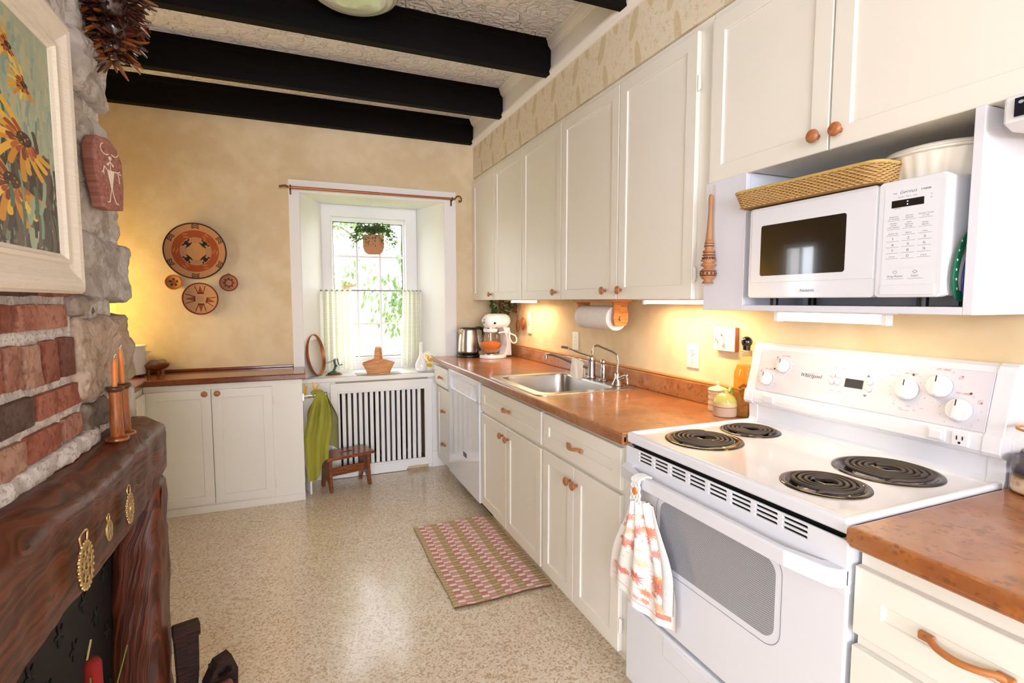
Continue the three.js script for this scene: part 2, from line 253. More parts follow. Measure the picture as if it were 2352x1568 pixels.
{ // kitchen window: flat outer frame, dark gasket, twelve fields
  const o = new THREE.Group(); o.name = 'window_1'; o.userData = { kind: 'structure', label: 'white twelve-light kitchen window in a deep splayed opening' }; o.position.set(0.197, 0.775, -4.5); scene.add(o);
  const W = 0.778, Hh = 1.36, L = 0.078, Rr = 0.098, Bt = 0.07, Tp = 0.094;
  const s = rrect(0, 0, W, Hh, 0.001); s.holes.push(rrect(L, Bt, W - Rr, Hh - Tp, 0.001, THREE.Path)); mesh('window_frame', ext(s, 0.06, 0.003).translate(0, 0, -0.07), M.white, o);
  const x0 = L, x1 = W - Rr, y0 = Bt, y1 = Hh - Tp;
  const s2 = rrect(x0, y0, x1, y1, 0.001); s2.holes.push(rrect(x0 + 0.016, y0 + 0.03, x1 - 0.016, y1 - 0.036, 0.001, THREE.Path)); mesh('sash', ext(s2, 0.04, 0.002).translate(0, 0, -0.1), M.white, o);
  const a0 = x0 + 0.016, a1 = x1 - 0.016, b0 = y0 + 0.03, b1 = y1 - 0.036;
  const s3 = rrect(a0, b0, a1, b1, 0.001); s3.holes.push(rrect(a0 + 0.005, b0 + 0.005, a1 - 0.005, b1 - 0.005, 0.001, THREE.Path)); mesh('gasket', ext(s3, 0.012).translate(0, 0, -0.092), M.dark, o);
  const iw = a1 - a0, ih = b1 - b0;
  for (let i = 1; i < 3; i++) mesh('glazing_bar', bx(a0 + iw * i / 3 - 0.009, a0 + iw * i / 3 + 0.009, b0, b1, -0.09, -0.078), M.white, o);
  for (let j = 1; j < 4; j++) mesh('glazing_bar', bx(a0, a1, b0 + ih * j / 4 - 0.008, b0 + ih * j / 4 + 0.008, -0.089, -0.079), M.white, o);
  for (let i = 0; i < 3; i++) for (let j = 0; j < 4; j++) mesh('pane', new THREE.PlaneGeometry(iw / 3, ih / 4).translate(a0 + iw * (i + 0.5) / 3, b0 + ih * (j + 0.5) / 4, -0.084), M.glass, o);
  mesh('handle', bx(0.066, 0.076, 0.84, 0.9, -0.01, 0.012, 0.003), M.white, o);
}
{ // the painted casing on the wall
  const s = poly([[-0.033, 0.775], [-0.033, 2.219], [1.206, 2.219], [1.206, 0.775], [1.109, 0.775], [1.109, 2.135], [0.04, 2.135], [0.04, 0.775]].reverse());
  struct('trim_casing', ext(s, 0.018, 0.003).translate(0, 0, ZB), M.trim, 'flat white casing round the window');
}
struct('trim_sill', [bx(-0.02, 1.11, 0.742, 0.775, -4.075, ZB - 0.02, 0.008, 2), ext(poly([[0.02, -ZB - 0.01], [1.12, -ZB - 0.01], [0.985, 4.52], [0.19, 4.52]].reverse()), 0.03).rotateX(-PI / 2).translate(0, 0.745, 0)], M.trim, 'white window sill board');
struct('trim_apron', [bx(-0.01, 0.25, 0.0, 0.742, -4.12, -4.098, 0.003), bx(0.955, 1.12, 0.0, 0.742, -4.12, -4.098, 0.003), bx(-0.01, 0.25, 0.66, 0.742, -4.1, -4.09, 0.003)], M.trim, 'white painted panels beside the radiator cover');
struct('baseboard_back', bx(0.985, 1.12, 0, 0.13, -4.1, -4.085, 0.004), M.trim);
gridWindow('window_2', 'alcove window with glazing bars', 0.34, 0.84, 2, 3, [-1.49, 1.02, -3.14], PI / 2);
gridWindow('window_3', 'large unseen window behind the viewer, placed to light the room', 3.5, 1.9, 5, 3, [1.15, 0.8, 5.24], PI, 0.025);
gridWindow('window_4', 'unseen side window, placed to light the cabinets on the right', 2.0, 1.4, 3, 3, [-3.24, 1.05, 2.6], PI / 2, 0.025);

// soffit over the wall cabinets: wallpaper, moulding, white frieze, crown
struct('wall_soffit', bx(1.36, XR, 2.344, CEIL, ZB, 5.2), M.wallpaper, 'wallpapered soffit above the wall cabinets');
struct('trim_frieze', bx(1.345, 1.36, 2.63, CEIL, ZB, 5.2), M.trim, 'white frieze board between the beam ends');
struct('trim_moulding', sweep([[1.36, 2.585], [1.352, 2.585], [1.347, 2.592], [1.34, 2.6], [1.332, 2.612], [1.33, 2.622], [1.336, 2.628], [1.336, 2.636], [1.345, 2.642], [1.36, 2.642]].reverse(), 9.3).translate(0, 0, ZB), M.trim, 'white picture moulding along the soffit');
struct('trim_crown', sweep([[1.345, 2.735], [1.338, 2.735], [1.334, 2.742], [1.326, 2.75], [1.318, 2.765], [1.316, 2.775], [1.31, 2.782], [1.31, 2.79], [1.345, 2.79]].reverse(), 9.3).translate(0, 0, ZB), M.trim);

// dark ceiling beams
[[-4.118, 'dark stained ceiling beam lying along the top of the back wall'], [-3.47, 'dark stained ceiling beam next to the one on the back wall'], [-2.74, 'dark stained ceiling beam beside the round ceiling lamp'], [-2.01, 'dark stained ceiling beam on the viewer side of the round ceiling lamp'], [-1.28, 'dark ceiling beam over the cooker'], [-0.55, 'dark ceiling beam over the near worktop']].forEach(([z, label]) => {
  const o = thing('ceiling_beam', label, 'beam', [0, 0, z], 0, 'ceiling beams');
  const d = 0.06, L = 4.65;
  mesh('timber', ext(poly([[0, 2.608], [0.004, 2.604], [d - 0.004, 2.604], [d, 2.61], [d, 2.755], [d + 0.004, 2.76], [d + 0.004, CEIL], [-0.004, CEIL], [-0.004, 2.76], [0, 2.755]].map(([a, b]) => [a, b])), L).rotateY(-PI / 2).translate(1.34, 0, 0).applyMatrix4(new THREE.Matrix4()), M.beam, o);
});
{ // round ceiling lamp of stepped pressed glass, unlit
  const o = thing('ceiling_lamp', 'round pale green stepped glass ceiling lamp between two beams', 'ceiling lamp', [0.27, CEIL, -2.46]);
  mesh('plate', cyl(0.15, 0.15, 0.05, 0, -0.05, 0, 40), M.white, o);
  const pts = []; for (let i = 0; i <= 36; i++) { const t = i / 36, r = 0.2 * Math.sqrt(Math.max(0, 1 - Math.pow(1 - t, 2.2))); pts.push([Math.max(0.0001, r + 0.004 * Math.sin(t * 36)), -0.125 + 0.08 * Math.pow(t, 2)]); }
  mesh('shade', lathe(pts, 56), phy({ color: '#d9dfcc', roughness: 0.2, transmission: 0.25, thickness: 0, clearcoat: 0.6 }), o);
}

// ------------------------------------------------------------------ chimney breast, fireplace and what hangs on it
const XC = -0.5;
{
  const core = new THREE.Group(); core.name = 'wall_chimney'; core.userData = { kind: 'structure', label: 'rubble stone and brick chimney breast' }; scene.add(core);
  mesh('mortar_core', [bx(-1.45, XC - 0.012, 0.78, CEIL, -1.88, -0.75), bx(-1.45, XC - 0.012, 0, 0.78, -1.95, -1.87), bx(-1.45, -0.9, 0, 0.78, -1.87, -0.75)], M.mortar, core);
  // a raised bed of mortar along the foot of the brickwork
  const lump = rough(0.03, 0.045, 0.72, 0.012, 0.006, 77, 0.012, 30).translate(XC - 0.004, 1.0, -1.31); mesh('mortar_bed', lump, M.mortar, core);
  const shapes = {}; let n = 0;
  const brick = (z0, z1, y0, y1, tone) => { const w = 0.05, h = y1 - y0, d = Math.abs(z1 - z0); mesh('brick', rough(w, h, d, 0.006, 0.0045, 200 + 13 * n, 0.016, 22).translate(XC - w / 2 + 0.001 + (rnd() - 0.5) * 0.005, (y0 + y1) / 2, (z0 + z1) / 2), brickTones[tone], core); n++; };
  brick(-1.542, -1.303, 1.289, 1.345, 4); brick(-1.291, -1.05, 1.289, 1.345, 1);
  brick(-1.56, -1.487, 1.174, 1.268, 3); brick(-1.473, -1.4, 1.172, 1.267, 1); brick(-1.388, -1.316, 1.172, 1.263, 6); brick(-1.304, -1.24, 1.178, 1.266, 2); brick(-1.229, -1.16, 1.18, 1.266, 0); brick(-1.15, -1.08, 1.18, 1.266, 4);
  brick(-1.59, -1.35, 1.1, 1.156, 0); brick(-1.338, -1.1, 1.097, 1.16, 5);
  brick(-1.588, -1.484, 1.024, 1.08, 2); brick(-1.468, -1.302, 1.02, 1.08, 0); brick(-1.288, -1.12, 1.018, 1.082, 6);
  for (const [a, b, c, d, t] of [[-1.04, -0.8, 1.289, 1.345, 0], [-1.07, -1.0, 1.18, 1.266, 6], [-0.99, -0.92, 1.18, 1.266, 1], [-0.91, -0.84, 1.178, 1.266, 3], [-1.09, -0.85, 1.1, 1.158, 4], [-1.11, -0.95, 1.022, 1.08, 3], [-0.94, -0.78, 1.02, 1.08, 1]]) brick(a, b, c, d, t);
  for (let r = 0; r < 12; r++) { const y = 1.36 + r * 0.072; for (let k = 0; k < 3; k++) { const a = -1.63 + (r % 2) * 0.11 + k * 0.25; brick(a, Math.min(a + 0.235, -0.95), y, y + 0.056, (r * 3 + k * 5) % 7); } }
  // corner stones [z far, z near, y low, y high, proud, tone, tilt]
  const st = [[-1.875, -1.64, 2.14, 2.6, 0.0, 0], [-1.872, -1.68, 2.03, 2.16, 0.01, 0], [-1.878, -1.66, 1.885, 2.04, 0.012, 1], [-1.8, -1.66, 1.83, 1.88, -0.01, 0], [-1.905, -1.66, 1.752, 1.842, 0.004, 0], [-1.925, -1.66, 1.648, 1.762, -0.006, 0], [-1.955, -1.64, 1.512, 1.66, 0.004, 1], [-1.975, -1.62, 1.352, 1.522, 0.016, 0], [-1.75, -1.58, 1.306, 1.358, -0.03, 4], [-1.982, -1.572, 1.1, 1.31, 0.01, 3], [-2.0, -1.78, 0.9, 1.095, 0.0, 1], [-1.79, -1.6, 1.0, 1.09, -0.004, 4], [-1.99, -1.89, 0.6, 0.895, 0, 2], [-1.99, -1.89, 0.3, 0.59, 0, 0], [-1.99, -1.89, 0.0, 0.29, 0, 1]];
  st.forEach(([z0, z1, y0, y1, pr, tone], i) => { const w = 0.34; mesh('stone', rough(w, y1 - y0, z1 - z0, 0.02, 0.024, 500 + 31 * i, 0.0115, 14, 6).translate(XC - w / 2 + pr + 0.006, (y0 + y1) / 2, (z0 + z1) / 2), stoneTones[tone], core); });
  mesh('stone', rough(0.05, 0.05, 0.1, 0.015, 0.012, 901, 0.012, 24).translate(-0.51, 1.34, -1.6), stoneTones[2], core);
  // dark ledge of the flue throat above the black fireback
}
{ // old beam as mantelpiece on a hewn post
  const o = thing('fireplace_mantel', 'dark varnished hewn timber mantelpiece on a rough post', 'mantelpiece', [-0.47, 0, -1.3]);
  const warp = (g, f) => { const p = g.attributes.position, q = V3(); for (let i = 0; i < p.count; i++) { q.fromBufferAttribute(p, i); f(q); p.setXYZ(i, q.x, q.y, q.z); } g.computeVertexNormals(); return toCreasedNormals(g, 0.6); };
  const beam = warp(rough(0.13, 0.215, 1.36, 0.018, 0.006, 321, 0.015, 14, 4), (q) => { const far = sm(-0.4, -0.68, q.z); if (q.y < 0) q.z += (q.y < -0.06 ? 0.16 : 0.02) * far * Math.min(1, -q.y / 0.1); if (q.y > 0.05 && q.x > 0) { q.y -= 0.028 * sm(0, 0.06, q.x); } q.y += 0.006 * Math.sin(q.z * 9); });
  axisUV(mesh('beam', beam.translate(0.0, 0.876, 0.0), M.mantel, o), 'z');
  const post = warp(rough(0.125, 0.78, 0.17, 0.022, 0.008, 421, 0.018, 12, 4), (q) => { q.z -= 0.0 + 0.03 * Math.sin(q.y * 5); if (q.y > 0.2 && q.z > 0) q.z -= (q.y - 0.2) * 0.25; });
  axisUV(mesh('post', post.translate(-0.012, 0.388, -0.612), M.mantel, o), 'y');
  axisUV(mesh('post', warp(rough(0.125, 0.78, 0.17, 0.025, 0.012, 428, 0.03, 14, 4), () => {}).translate(-0.012, 0.388, 0.5), M.mantel, o), 'y');
}
{ // black iron fireback with raised leaves
  const o = thing('fireback', 'black cast iron fireplace screen with raised leaf sprigs', 'fireback', [-0.545, 0, -1.24]);
  mesh('plate', bx(-0.012, 0.006, 0, 0.775, -0.63, 0.44, 0.004), M.iron, o);
  for (let r = 0; r < 9; r++) for (let k = 0; k < 7; k++) { const y = 0.06 + r * 0.085, z = -0.54 + k * 0.15 + (r % 2) * 0.075; const gs = []; for (let a = 0; a < 5; a++) { const t = a / 5 * PI * 2 + 0.3; gs.push(new THREE.SphereGeometry(0.011, 6, 4).scale(0.35, 1.5, 0.55).rotateX(t).translate(0.007, y + Math.cos(t) * 0.013, z + Math.sin(t) * 0.013)); } if (z < 0.42) mesh('leaf_sprig', gs, M.iron, o); }
}
struct('floor_hearth', bx(-0.95, -0.44, 0, 0.03, -1.72, -0.75, 0.004), stoneTones[0], 'stone hearth slab inside the fireplace');
// horse brasses on the beam: outline, rim beads and piercings
function brassShape(w, h, kind) {
  const s = new THREE.Shape(); s.absellipse(0, 0, w / 2, h / 2, 0, PI * 2); const hole = (x, y, a, b, r = 0) => { const p = new THREE.Path(); p.absellipse(x * w, y * h, a * w, b * h, 0, PI * 2, false, r); s.holes.push(p); };
  if (kind === 0) { hole(0, -0.02, 0.1, 0.07); hole(0.23, -0.2, 0.1, 0.1); hole(-0.23, -0.2, 0.1, 0.1); hole(0, -0.31, 0.1, 0.07); hole(0.28, 0.07, 0.09, 0.09); hole(-0.28, 0.07, 0.09, 0.09); hole(0.13, 0.28, 0.09, 0.08); hole(-0.13, 0.28, 0.09, 0.08); hole(0, 0.14, 0.06, 0.05); }
  if (kind === 1) { hole(0.22, 0.12, 0.11, 0.16); hole(-0.22, 0.12, 0.11, 0.16); hole(0.16, -0.26, 0.1, 0.1); hole(-0.16, -0.26, 0.1, 0.1); }
  if (kind === 2) for (let i = 0; i < 8; i++) hole(0.28 * Math.cos(i * PI / 4), 0.28 * Math.sin(i * PI / 4), 0.09, 0.08);
  return s;
}
[[-1.2, 0.846, 0.07, 0.092, 0, 'large pierced oval horse brass with a square loop on the mantel beam'], [-1.338, 0.857, 0.036, 0.046, 1, 'small plain oval horse brass, least of the three on the mantel'], [-1.487, 0.85, 0.056, 0.072, 2, 'flower shaped horse brass with round loop on the mantel']].forEach(([z, y, w, h, kind, label]) => {
  const o = thing('horse_brass', label, 'horse brass', [-0.391, y, z], onChimney, 'horse brasses');
  mesh('plate', ext(brassShape(w, h, kind), 0.003, 0.001, 1, 18), M.brass, o);
  const beads = []; for (let i = 0; i < 22; i++) { const a = i / 22 * PI * 2; beads.push(new THREE.SphereGeometry(h * 0.045, 6, 4).translate(Math.cos(a) * w * 0.49, Math.sin(a) * h * 0.49, 0.002)); }
  if (kind !== 1) mesh('rim', beads, M.brass, o); else mesh('rim', new THREE.TorusGeometry(1, 0.07, 6, 32).scale(w * 0.48, h * 0.48, 0.02).translate(0, 0, 0.002), M.brass, o);
  if (kind === 2) mesh('boss', new THREE.SphereGeometry(0.007, 10, 8).scale(1, 1.2, 0.5).translate(0, 0, 0.004), M.brass, o);
  const lw = w * 0.22; mesh('loop', kind === 0 ? tube([[-lw, h * 0.46, 0.001], [-lw * 1.2, h * 0.68, 0.001], [lw * 1.2, h * 0.68, 0.001], [lw, h * 0.46, 0.001]], 0.0025, 6, 24) : new THREE.TorusGeometry(lw, 0.002, 6, 20).translate(0, h * 0.5 + lw * 0.7, 0.001), M.brass, o);
});
// spool candle holders and candles
[[-0.448, -1.645, 'turned wooden spool candle holder standing in front on the mantel', 0, 0.04, 'short orange taper candle leaning in the front spool holder'], [-0.45, -1.715, 'turned wooden spool candle holder standing behind on the mantel', 0, 0.085, 'tall orange taper candle in the rear spool holder']].forEach(([x, z, label, a, ch, cl], i) => {
  const o = thing('candle_holder', label, 'candle holder', [x, 0.984 - i * 0.002, z], 0, 'spool candle holders');
  mesh('base', lathe([[0, 0], [0.024, 0], [0.026, 0.002], [0.026, 0.007], [0.023, 0.01], [0.0165, 0.012], [0, 0.012]], 40), M.stool, o);
  mesh('stem', lathe([[0, 0.011], [0.0155, 0.011], [0.015, 0.05], [0.0138, 0.09], [0.0138, 0.124], [0.016, 0.132], [0, 0.134]], 40), M.holder, o);
  mesh('rim', lathe([[0, 0.131], [0.016, 0.131], [0.0205, 0.135], [0.021, 0.14], [0.019, 0.144], [0.008, 0.144], [0.007, 0.141], [0, 0.141]], 40), std({ color: '#4a2f22', roughness: 0.35 }), o);
  const c = thing('candle', cl, 'candle', [x, 1.124 - i * 0.002, z], 0, 'orange candles'); const H = i ? 0.098 : 0.078;
  const wax = phy({ color: i ? '#e2853a' : '#dd7f3c', roughness: 0.4, transmission: 0.0, sheen: 0.3 });
  const body = lathe([[0, 0], [0.0062, 0], [0.0062, H * 0.6], [0.0055, H * 0.85], [0.0035, H - 0.003], [0.002, H], [0, H]], 20), wk = tube([[0, H - 0.002, 0], [0.001, H + 0.006, 0.001], [0.004, H + 0.011, -0.002]], 0.0012, 5, 8);
  const lean = i ? 0 : 0.12; body.rotateX(-lean); wk.rotateX(-lean);
  mesh('wax', body, wax, c); mesh('wick', wk, std({ color: '#d8d0c0', roughness: 0.9 }), c);
});
// flower painting in a cream frame
T.painting = print(700, 900, (g, w, h) => {
  const r = mulberry(5); const gr = g.createLinearGradient(0, 0, 0, 1);
  g.fillStyle = '#a9b39c'; g.fillRect(0, 0, w, h);
  const stroke = (x, y, a, l, wd, c) => { g.strokeStyle = c; g.lineWidth = wd; g.lineCap = 'round'; g.beginPath(); g.moveTo(x, y); g.quadraticCurveTo(x + Math.cos(a + 0.2) * l / 2, y + Math.sin(a + 0.2) * l / 2, x + Math.cos(a) * l, y + Math.sin(a) * l); g.stroke(); };
  for (let i = 0; i < 900; i++) { const y = r() * h, x = r() * w; const c = y < h * 0.55 ? ['#a8b49f', '#9fae9d', '#b6bca2', '#8fa39a', '#b9b793'] : ['#6d6150', '#574a3e', '#7e8a70', '#4a3d34', '#8b7a64']; stroke(x, y, PI / 2 + (r() - 0.5) * 0.5, 40 + r() * 60, 8 + r() * 14, c[Math.floor(r() * 5)]); }
  for (let i = 0; i < 110; i++) stroke(r() * w, h * (0.55 + r() * 0.45), -PI / 2 + (r() - 0.5) * 0.5, 60 + r() * 130, 6 + r() * 10, ['#6f9276', '#8fb091', '#46604c', '#3a2c26', '#a8bda0'][Math.floor(r() * 5)]);
  const flower = (x, y, s, rot) => { for (let k = 0; k < 12; k++) { const a = rot + PI * 0.1 + k / 11 * PI * 1.15 + (r() - 0.5) * 0.2, l = s * (0.75 + r() * 0.5); stroke(x + Math.cos(a) * s * 0.2, y + Math.sin(a) * s * 0.2, a, l, s * 0.2, ['#e3a92f', '#eebb3c', '#d99522', '#f1c95a'][Math.floor(r() * 4)]); stroke(x + Math.cos(a) * s * 0.15, y + Math.sin(a) * s * 0.15, a, l * 0.42, s * 0.15, ['#a34a22', '#7e3320', '#b86a2a'][Math.floor(r() * 3)]); } g.fillStyle = '#3d2117'; g.beginPath(); g.ellipse(x, y, s * 0.28, s * 0.24, 0, 0, 7); g.fill(); for (let k = 0; k < 16; k++) { g.fillStyle = ['#6b3a1c', '#c08a2c', '#2a150e'][k % 3]; g.beginPath(); g.arc(x + (r() - 0.5) * s * 0.4, y + (r() - 0.5) * s * 0.3, s * 0.035, 0, 7); g.fill(); } };
  for (let i = 0; i < 90; i++) stroke(w * (0.62 + r() * 0.38), h * (0.62 + r() * 0.38), -PI / 2 + (r() - 0.5) * 0.4, 50 + r() * 110, 10 + r() * 12, ['#4a3a30', '#3a2c26', '#5e4c40', '#6b5a4a'][i % 4]);
  for (const [x, y, s, a] of [[520, 150, 48, 0.5], [575, 255, 52, 0.5], [250, 180, 80, 0], [130, 330, 100, 0.1], [390, 400, 105, 0.1], [560, 470, 112, 0.1], [250, 560, 110, 0.3], [500, 650, 118, 0.0], [120, 640, 110, 0.1], [300, 780, 90, 0.2]]) flower(x, y, s, a);
  for (let i = 0; i < 50; i++) stroke(r() * w, h * (0.8 + r() * 0.2), -PI / 2 + (r() - 0.5) * 0.4, 60 + r() * 100, 8 + r() * 10, ['#7fa184', '#56735c', '#2e2320', '#9db39a'][i % 4]);
});
{
  const o = thing('framed_painting', 'painting of yellow coneflowers in a wide cream frame on the chimney', 'painting', [-0.485, 1.368, -1.512], onChimney);
  // local x runs towards the viewer (-z turned), y up, z out of the wall; picture is 0.78 x 0.62
  const W = 0.84, Hh = 0.6, F = 0.085; o.rotation.y = onChimney; o.scale.x = 1;
  const prof = [[0, 0], [0, 0.022], [0.006, 0.03], [0.016, 0.034], [0.03, 0.032], [0.046, 0.024], [0.058, 0.02], [0.064, 0.02], [0.066, 0.026], [0.074, 0.026], [0.078, 0.02], [F, 0.016], [F, 0]];
  const side = (len, ang, ox, oy) => { const g = new THREE.BufferGeometry(), P = [], n = prof.length; for (let i = 0; i < n; i++) { const a = prof[i], b = prof[(i + 1) % n]; const A = [a[0], a[0], a[1]], B = [b[0], b[0], b[1]], A2 = [len - a[0], a[0], a[1]], B2 = [len - b[0], b[0], b[1]]; P.push(...A, ...A2, ...B, ...B, ...A2, ...B2); } g.setAttribute('position', new THREE.Float32BufferAttribute(P, 3)); g.computeVertexNormals(); return g.rotateZ(ang).translate(ox, oy, 0); };
  const fm = std({ color: '#ebe2d5', roughness: 0.6, bumpMap: T.frameBump, bumpScale: 0.0012 });
  mesh('frame_side', side(W, 0, 0, 0), fm, o); mesh('frame_side', side(Hh, PI / 2, W, 0), fm, o); mesh('frame_side', side(W, PI, W, Hh), fm, o); mesh('frame_side', side(Hh, -PI / 2, 0, Hh), fm, o);
  o.children.forEach((c) => { c.position.x = -0; });
  mesh('canvas', new THREE.PlaneGeometry(W - 2 * F + 0.01, Hh - 2 * F + 0.01).translate(W / 2, Hh / 2, 0.014), std({ map: T.painting, roughness: 0.5 }), o, true);
  mesh('backing', bx(0.004, W - 0.004, 0.004, Hh - 0.004, 0, 0.012), M.dark, o);
  // shift so the far edge of the frame keeps its place: local +x points to -z, so start at the near edge
  o.position.z += W;
}
{ // petroglyph stone
  T.glyph = print(256, 512, (g, w, h) => { const r = mulberry(3); g.fillStyle = '#a06c5e'; g.fillRect(0, 0, w, h); for (let i = 0; i < 900; i++) { g.fillStyle = ['rgba(140,84,72,0.35)', 'rgba(178,120,104,0.35)', 'rgba(120,70,62,0.3)'][i % 3]; g.beginPath(); g.arc(r() * w, r() * h, 2 + r() * 9, 0, 7); g.fill(); }
    g.strokeStyle = g.fillStyle = '#ead9c8'; g.lineWidth = 7; g.lineCap = 'round'; const l = (...p) => { g.beginPath(); g.moveTo(p[0], p[1]); for (let i = 2; i < p.length; i += 2) g.lineTo(p[i], p[i + 1]); g.stroke(); };
    g.beginPath(); g.arc(95, 100, 36, 0.9, 4.2); g.stroke(); g.beginPath(); g.arc(165, 95, 36, -1.2, 2.2); g.stroke(); g.beginPath(); g.arc(130, 152, 13, 0, 7); g.fill(); l(130, 160, 130, 232); l(112, 192, 130, 175, 148, 192); g.beginPath(); g.arc(110, 196, 9, 0, 7); g.arc(150, 196, 9, 0, 7); g.fill();
    g.beginPath(); g.moveTo(100, 232); g.lineTo(160, 232); g.lineTo(138, 352); g.lineTo(126, 352); g.fill(); l(102, 234, 80, 215, 72, 250); l(158, 234, 186, 232, 196, 270, 198, 300); l(72, 250, 60, 258); l(72, 250, 76, 266); l(190, 232, 204, 222); l(198, 240, 214, 238); l(132, 350, 118, 400, 112, 440, 96, 446); l(133, 350, 146, 400, 164, 444, 180, 446); });
  const s = poly([[-0.052, 0.006], [-0.03, -0.09], [-0.008, -0.095], [0.046, -0.088], [0.052, -0.03], [0.05, 0.04], [0.03, 0.075], [0.0, 0.092], [-0.04, 0.088], [-0.055, 0.06]]);
  const g = ext(s, 0.022, 0.006, 2); const o = solo('carved_stone', 'flat reddish stone with a scratched white horned stick figure', 'stone plaque', g, std({ map: T.glyph, roughness: 0.9, bumpMap: T.rockBump, bumpScale: 0.003 }), [-0.468, 1.683, -1.7], onChimney - 0.32, true);
  const p = o.geometry.attributes.position, u = o.geometry.attributes.uv; for (let i = 0; i < p.count; i++) u.setXY(i, (p.getX(i) + 0.06) / 0.12, (p.getY(i) + 0.1) / 0.2);
}
{ // string of dried chillies
  const o = thing('chilli_string', 'bunch of dark dried chilli pods hanging by the chimney', 'dried chillies', [-0.442, 2.008, -1.78]);
  const r = mulberry(77), mats = ['#4a2113', '#2e1410', '#6b3417', '#3a190f', '#8a4a1c'].map((c) => phy({ color: c, roughness: 0.22, clearcoat: 0.7, clearcoatRoughness: 0.15 }));
  mesh('cord', tube([[0, 0.05, 0], [0, 0.4, 0.0], [0.01, 0.56, 0]], 0.004, 6, 12), M.dark, o);
  mesh('core', [[0, 0.03, 0, 0.03], [0.008, 0.08, 0.004, 0.04], [-0.004, 0.14, 0, 0.046], [0.004, 0.2, 0.004, 0.046], [0, 0.26, 0, 0.042]].map(([x, y, z, q]) => new THREE.SphereGeometry(q, 14, 10).translate(x, y, z)), mats[1], o);
  const pods = []; for (let v = 0; v < 3; v++) pods.push(flatPod(v));
  function flatPod(v) { const L = 0.04 + v * 0.009, pts = []; for (let i = 0; i <= 7; i++) { const t = i / 7; pts.push([0.0068 * Math.pow(Math.sin(PI * Math.min(1, 0.12 + 0.88 * (1 - t))), 0.7) * (1 - t * 0.5) + 0.0005, t * L]); } const g = lathe(pts, 7); const p = g.attributes.position; for (let i = 0; i < p.count; i++) { const y = p.getY(i); p.setX(i, p.getX(i) + 7 * (v - 0.6) * y * y * 0.6); } g.computeVertexNormals(); return g; }
  for (let i = 0; i < 290; i++) {
    const y = -0.005 + r() * 0.3, a = r() * PI * 2, R = 0.04 * Math.sin(PI * Math.min(1, 0.3 + 0.7 * (1 - y / 0.34))) + 0.012; const m = mesh('pod', pods[i % 3], mats[Math.floor(r() * 5)], o);
    m.position.set(Math.cos(a) * R, y, Math.sin(a) * R); const dir = V3(Math.cos(a), -0.75 + r() * 0.6, Math.sin(a)).normalize(); m.quaternion.setFromUnitVectors(V3(0, 1, 0), dir); m.rotateY(r() * 6);
  }
}
// things standing by the hearth
{
  const o = thing('cattail', 'red felt cattail on a pale stick inside the fireplace', 'dried stem', [-0.47, -0.012, -1.42]);
  mesh('head', lathe([[0, 0.43], [0.017, 0.432], [0.019, 0.45], [0.0175, 0.5], [0.017, 0.53], [0.012, 0.541], [0, 0.542]], 18), std({ color: '#8e1f1d', roughness: 1 }), o).rotation.z = -0.02;
  mesh('stalk', [rod([0, 0.042, 0], [0, 0.44, 0], 0.0035), rod([0, 0.54, 0], [0.008, 0.585, -0.006], 0.0022)], std({ color: '#b7a56c', roughness: 0.9 }), o);
  const bladeM = std({ color: '#6f7d3a', roughness: 0.9 });
  for (const g of [tube([[0.01, 0.042, 0.03], [0.012, 0.35, 0.035], [0.014, 0.515, 0.03]], 0.002, 5, 12), tube([[0.0, 0.042, -0.04], [0.02, 0.35, -0.05], [0.05, 0.5, -0.1]], 0.0018, 5, 12), tube([[-0.02, 0.042, 0.02], [-0.03, 0.4, 0.1], [-0.03, 0.52, 0.11]], 0.002, 5, 12)]) mesh('blade', g, bladeM, o);
}
{
  const wood = std({ map: T.mantel, color: '#8a8079', roughness: 0.8, bumpMap: T.mantelBump, bumpScale: 0.004 });
  const o = thing('carved_bracket', 'dark weathered wooden bracket leaning by the fireplace post', 'wooden bracket', [-0.378, 0, -1.95], 0.3);
  mesh('panel', ext(poly([[-0.035, 0], [0.02, 0], [0.032, 0.12], [0.036, 0.275], [-0.036, 0.262], [-0.032, 0.1]]), 0.03, 0.004), wood, o);
  mesh('moulding', bx(-0.038, 0.04, 0.242, 0.285, -0.004, 0.042, 0.006), wood, o);
  const q = thing('carved_block', 'small dark carved wooden block with a hollow on the floor', 'wooden block', [-0.285, 0, -1.93], 0.5);
  mesh('body', ext((() => { const s = poly([[-0.05, 0], [0.045, 0], [0.05, 0.1], [0.03, 0.158], [-0.015, 0.15], [-0.05, 0.09]]); const h = new THREE.Path(); h.absellipse(0.005, 0.11, 0.022, 0.016, 0, PI * 2, false, 0.4); s.holes.push(h); return s; })(), 0.04, 0.006, 2), wood, q);
  mesh('hollow', bx(-0.03, 0.035, 0.07, 0.14, 0.002, 0.012), M.dark, q);  // dark slab closes the hole and stands for the shade inside
  solo('red_stone', 'reddish flat stone with white scratches beside the wooden block', 'stone', rough(0.1, 0.105, 0.05, 0.014, 0.008, 611, 0.012, 22).translate(0, 0.053, 0), std({ color: '#8d5a50', map: T.brick, roughness: 0.95, bumpMap: T.rockBump, bumpScale: 0.004 }), [-0.28, 0, -1.835], 0.35);
}

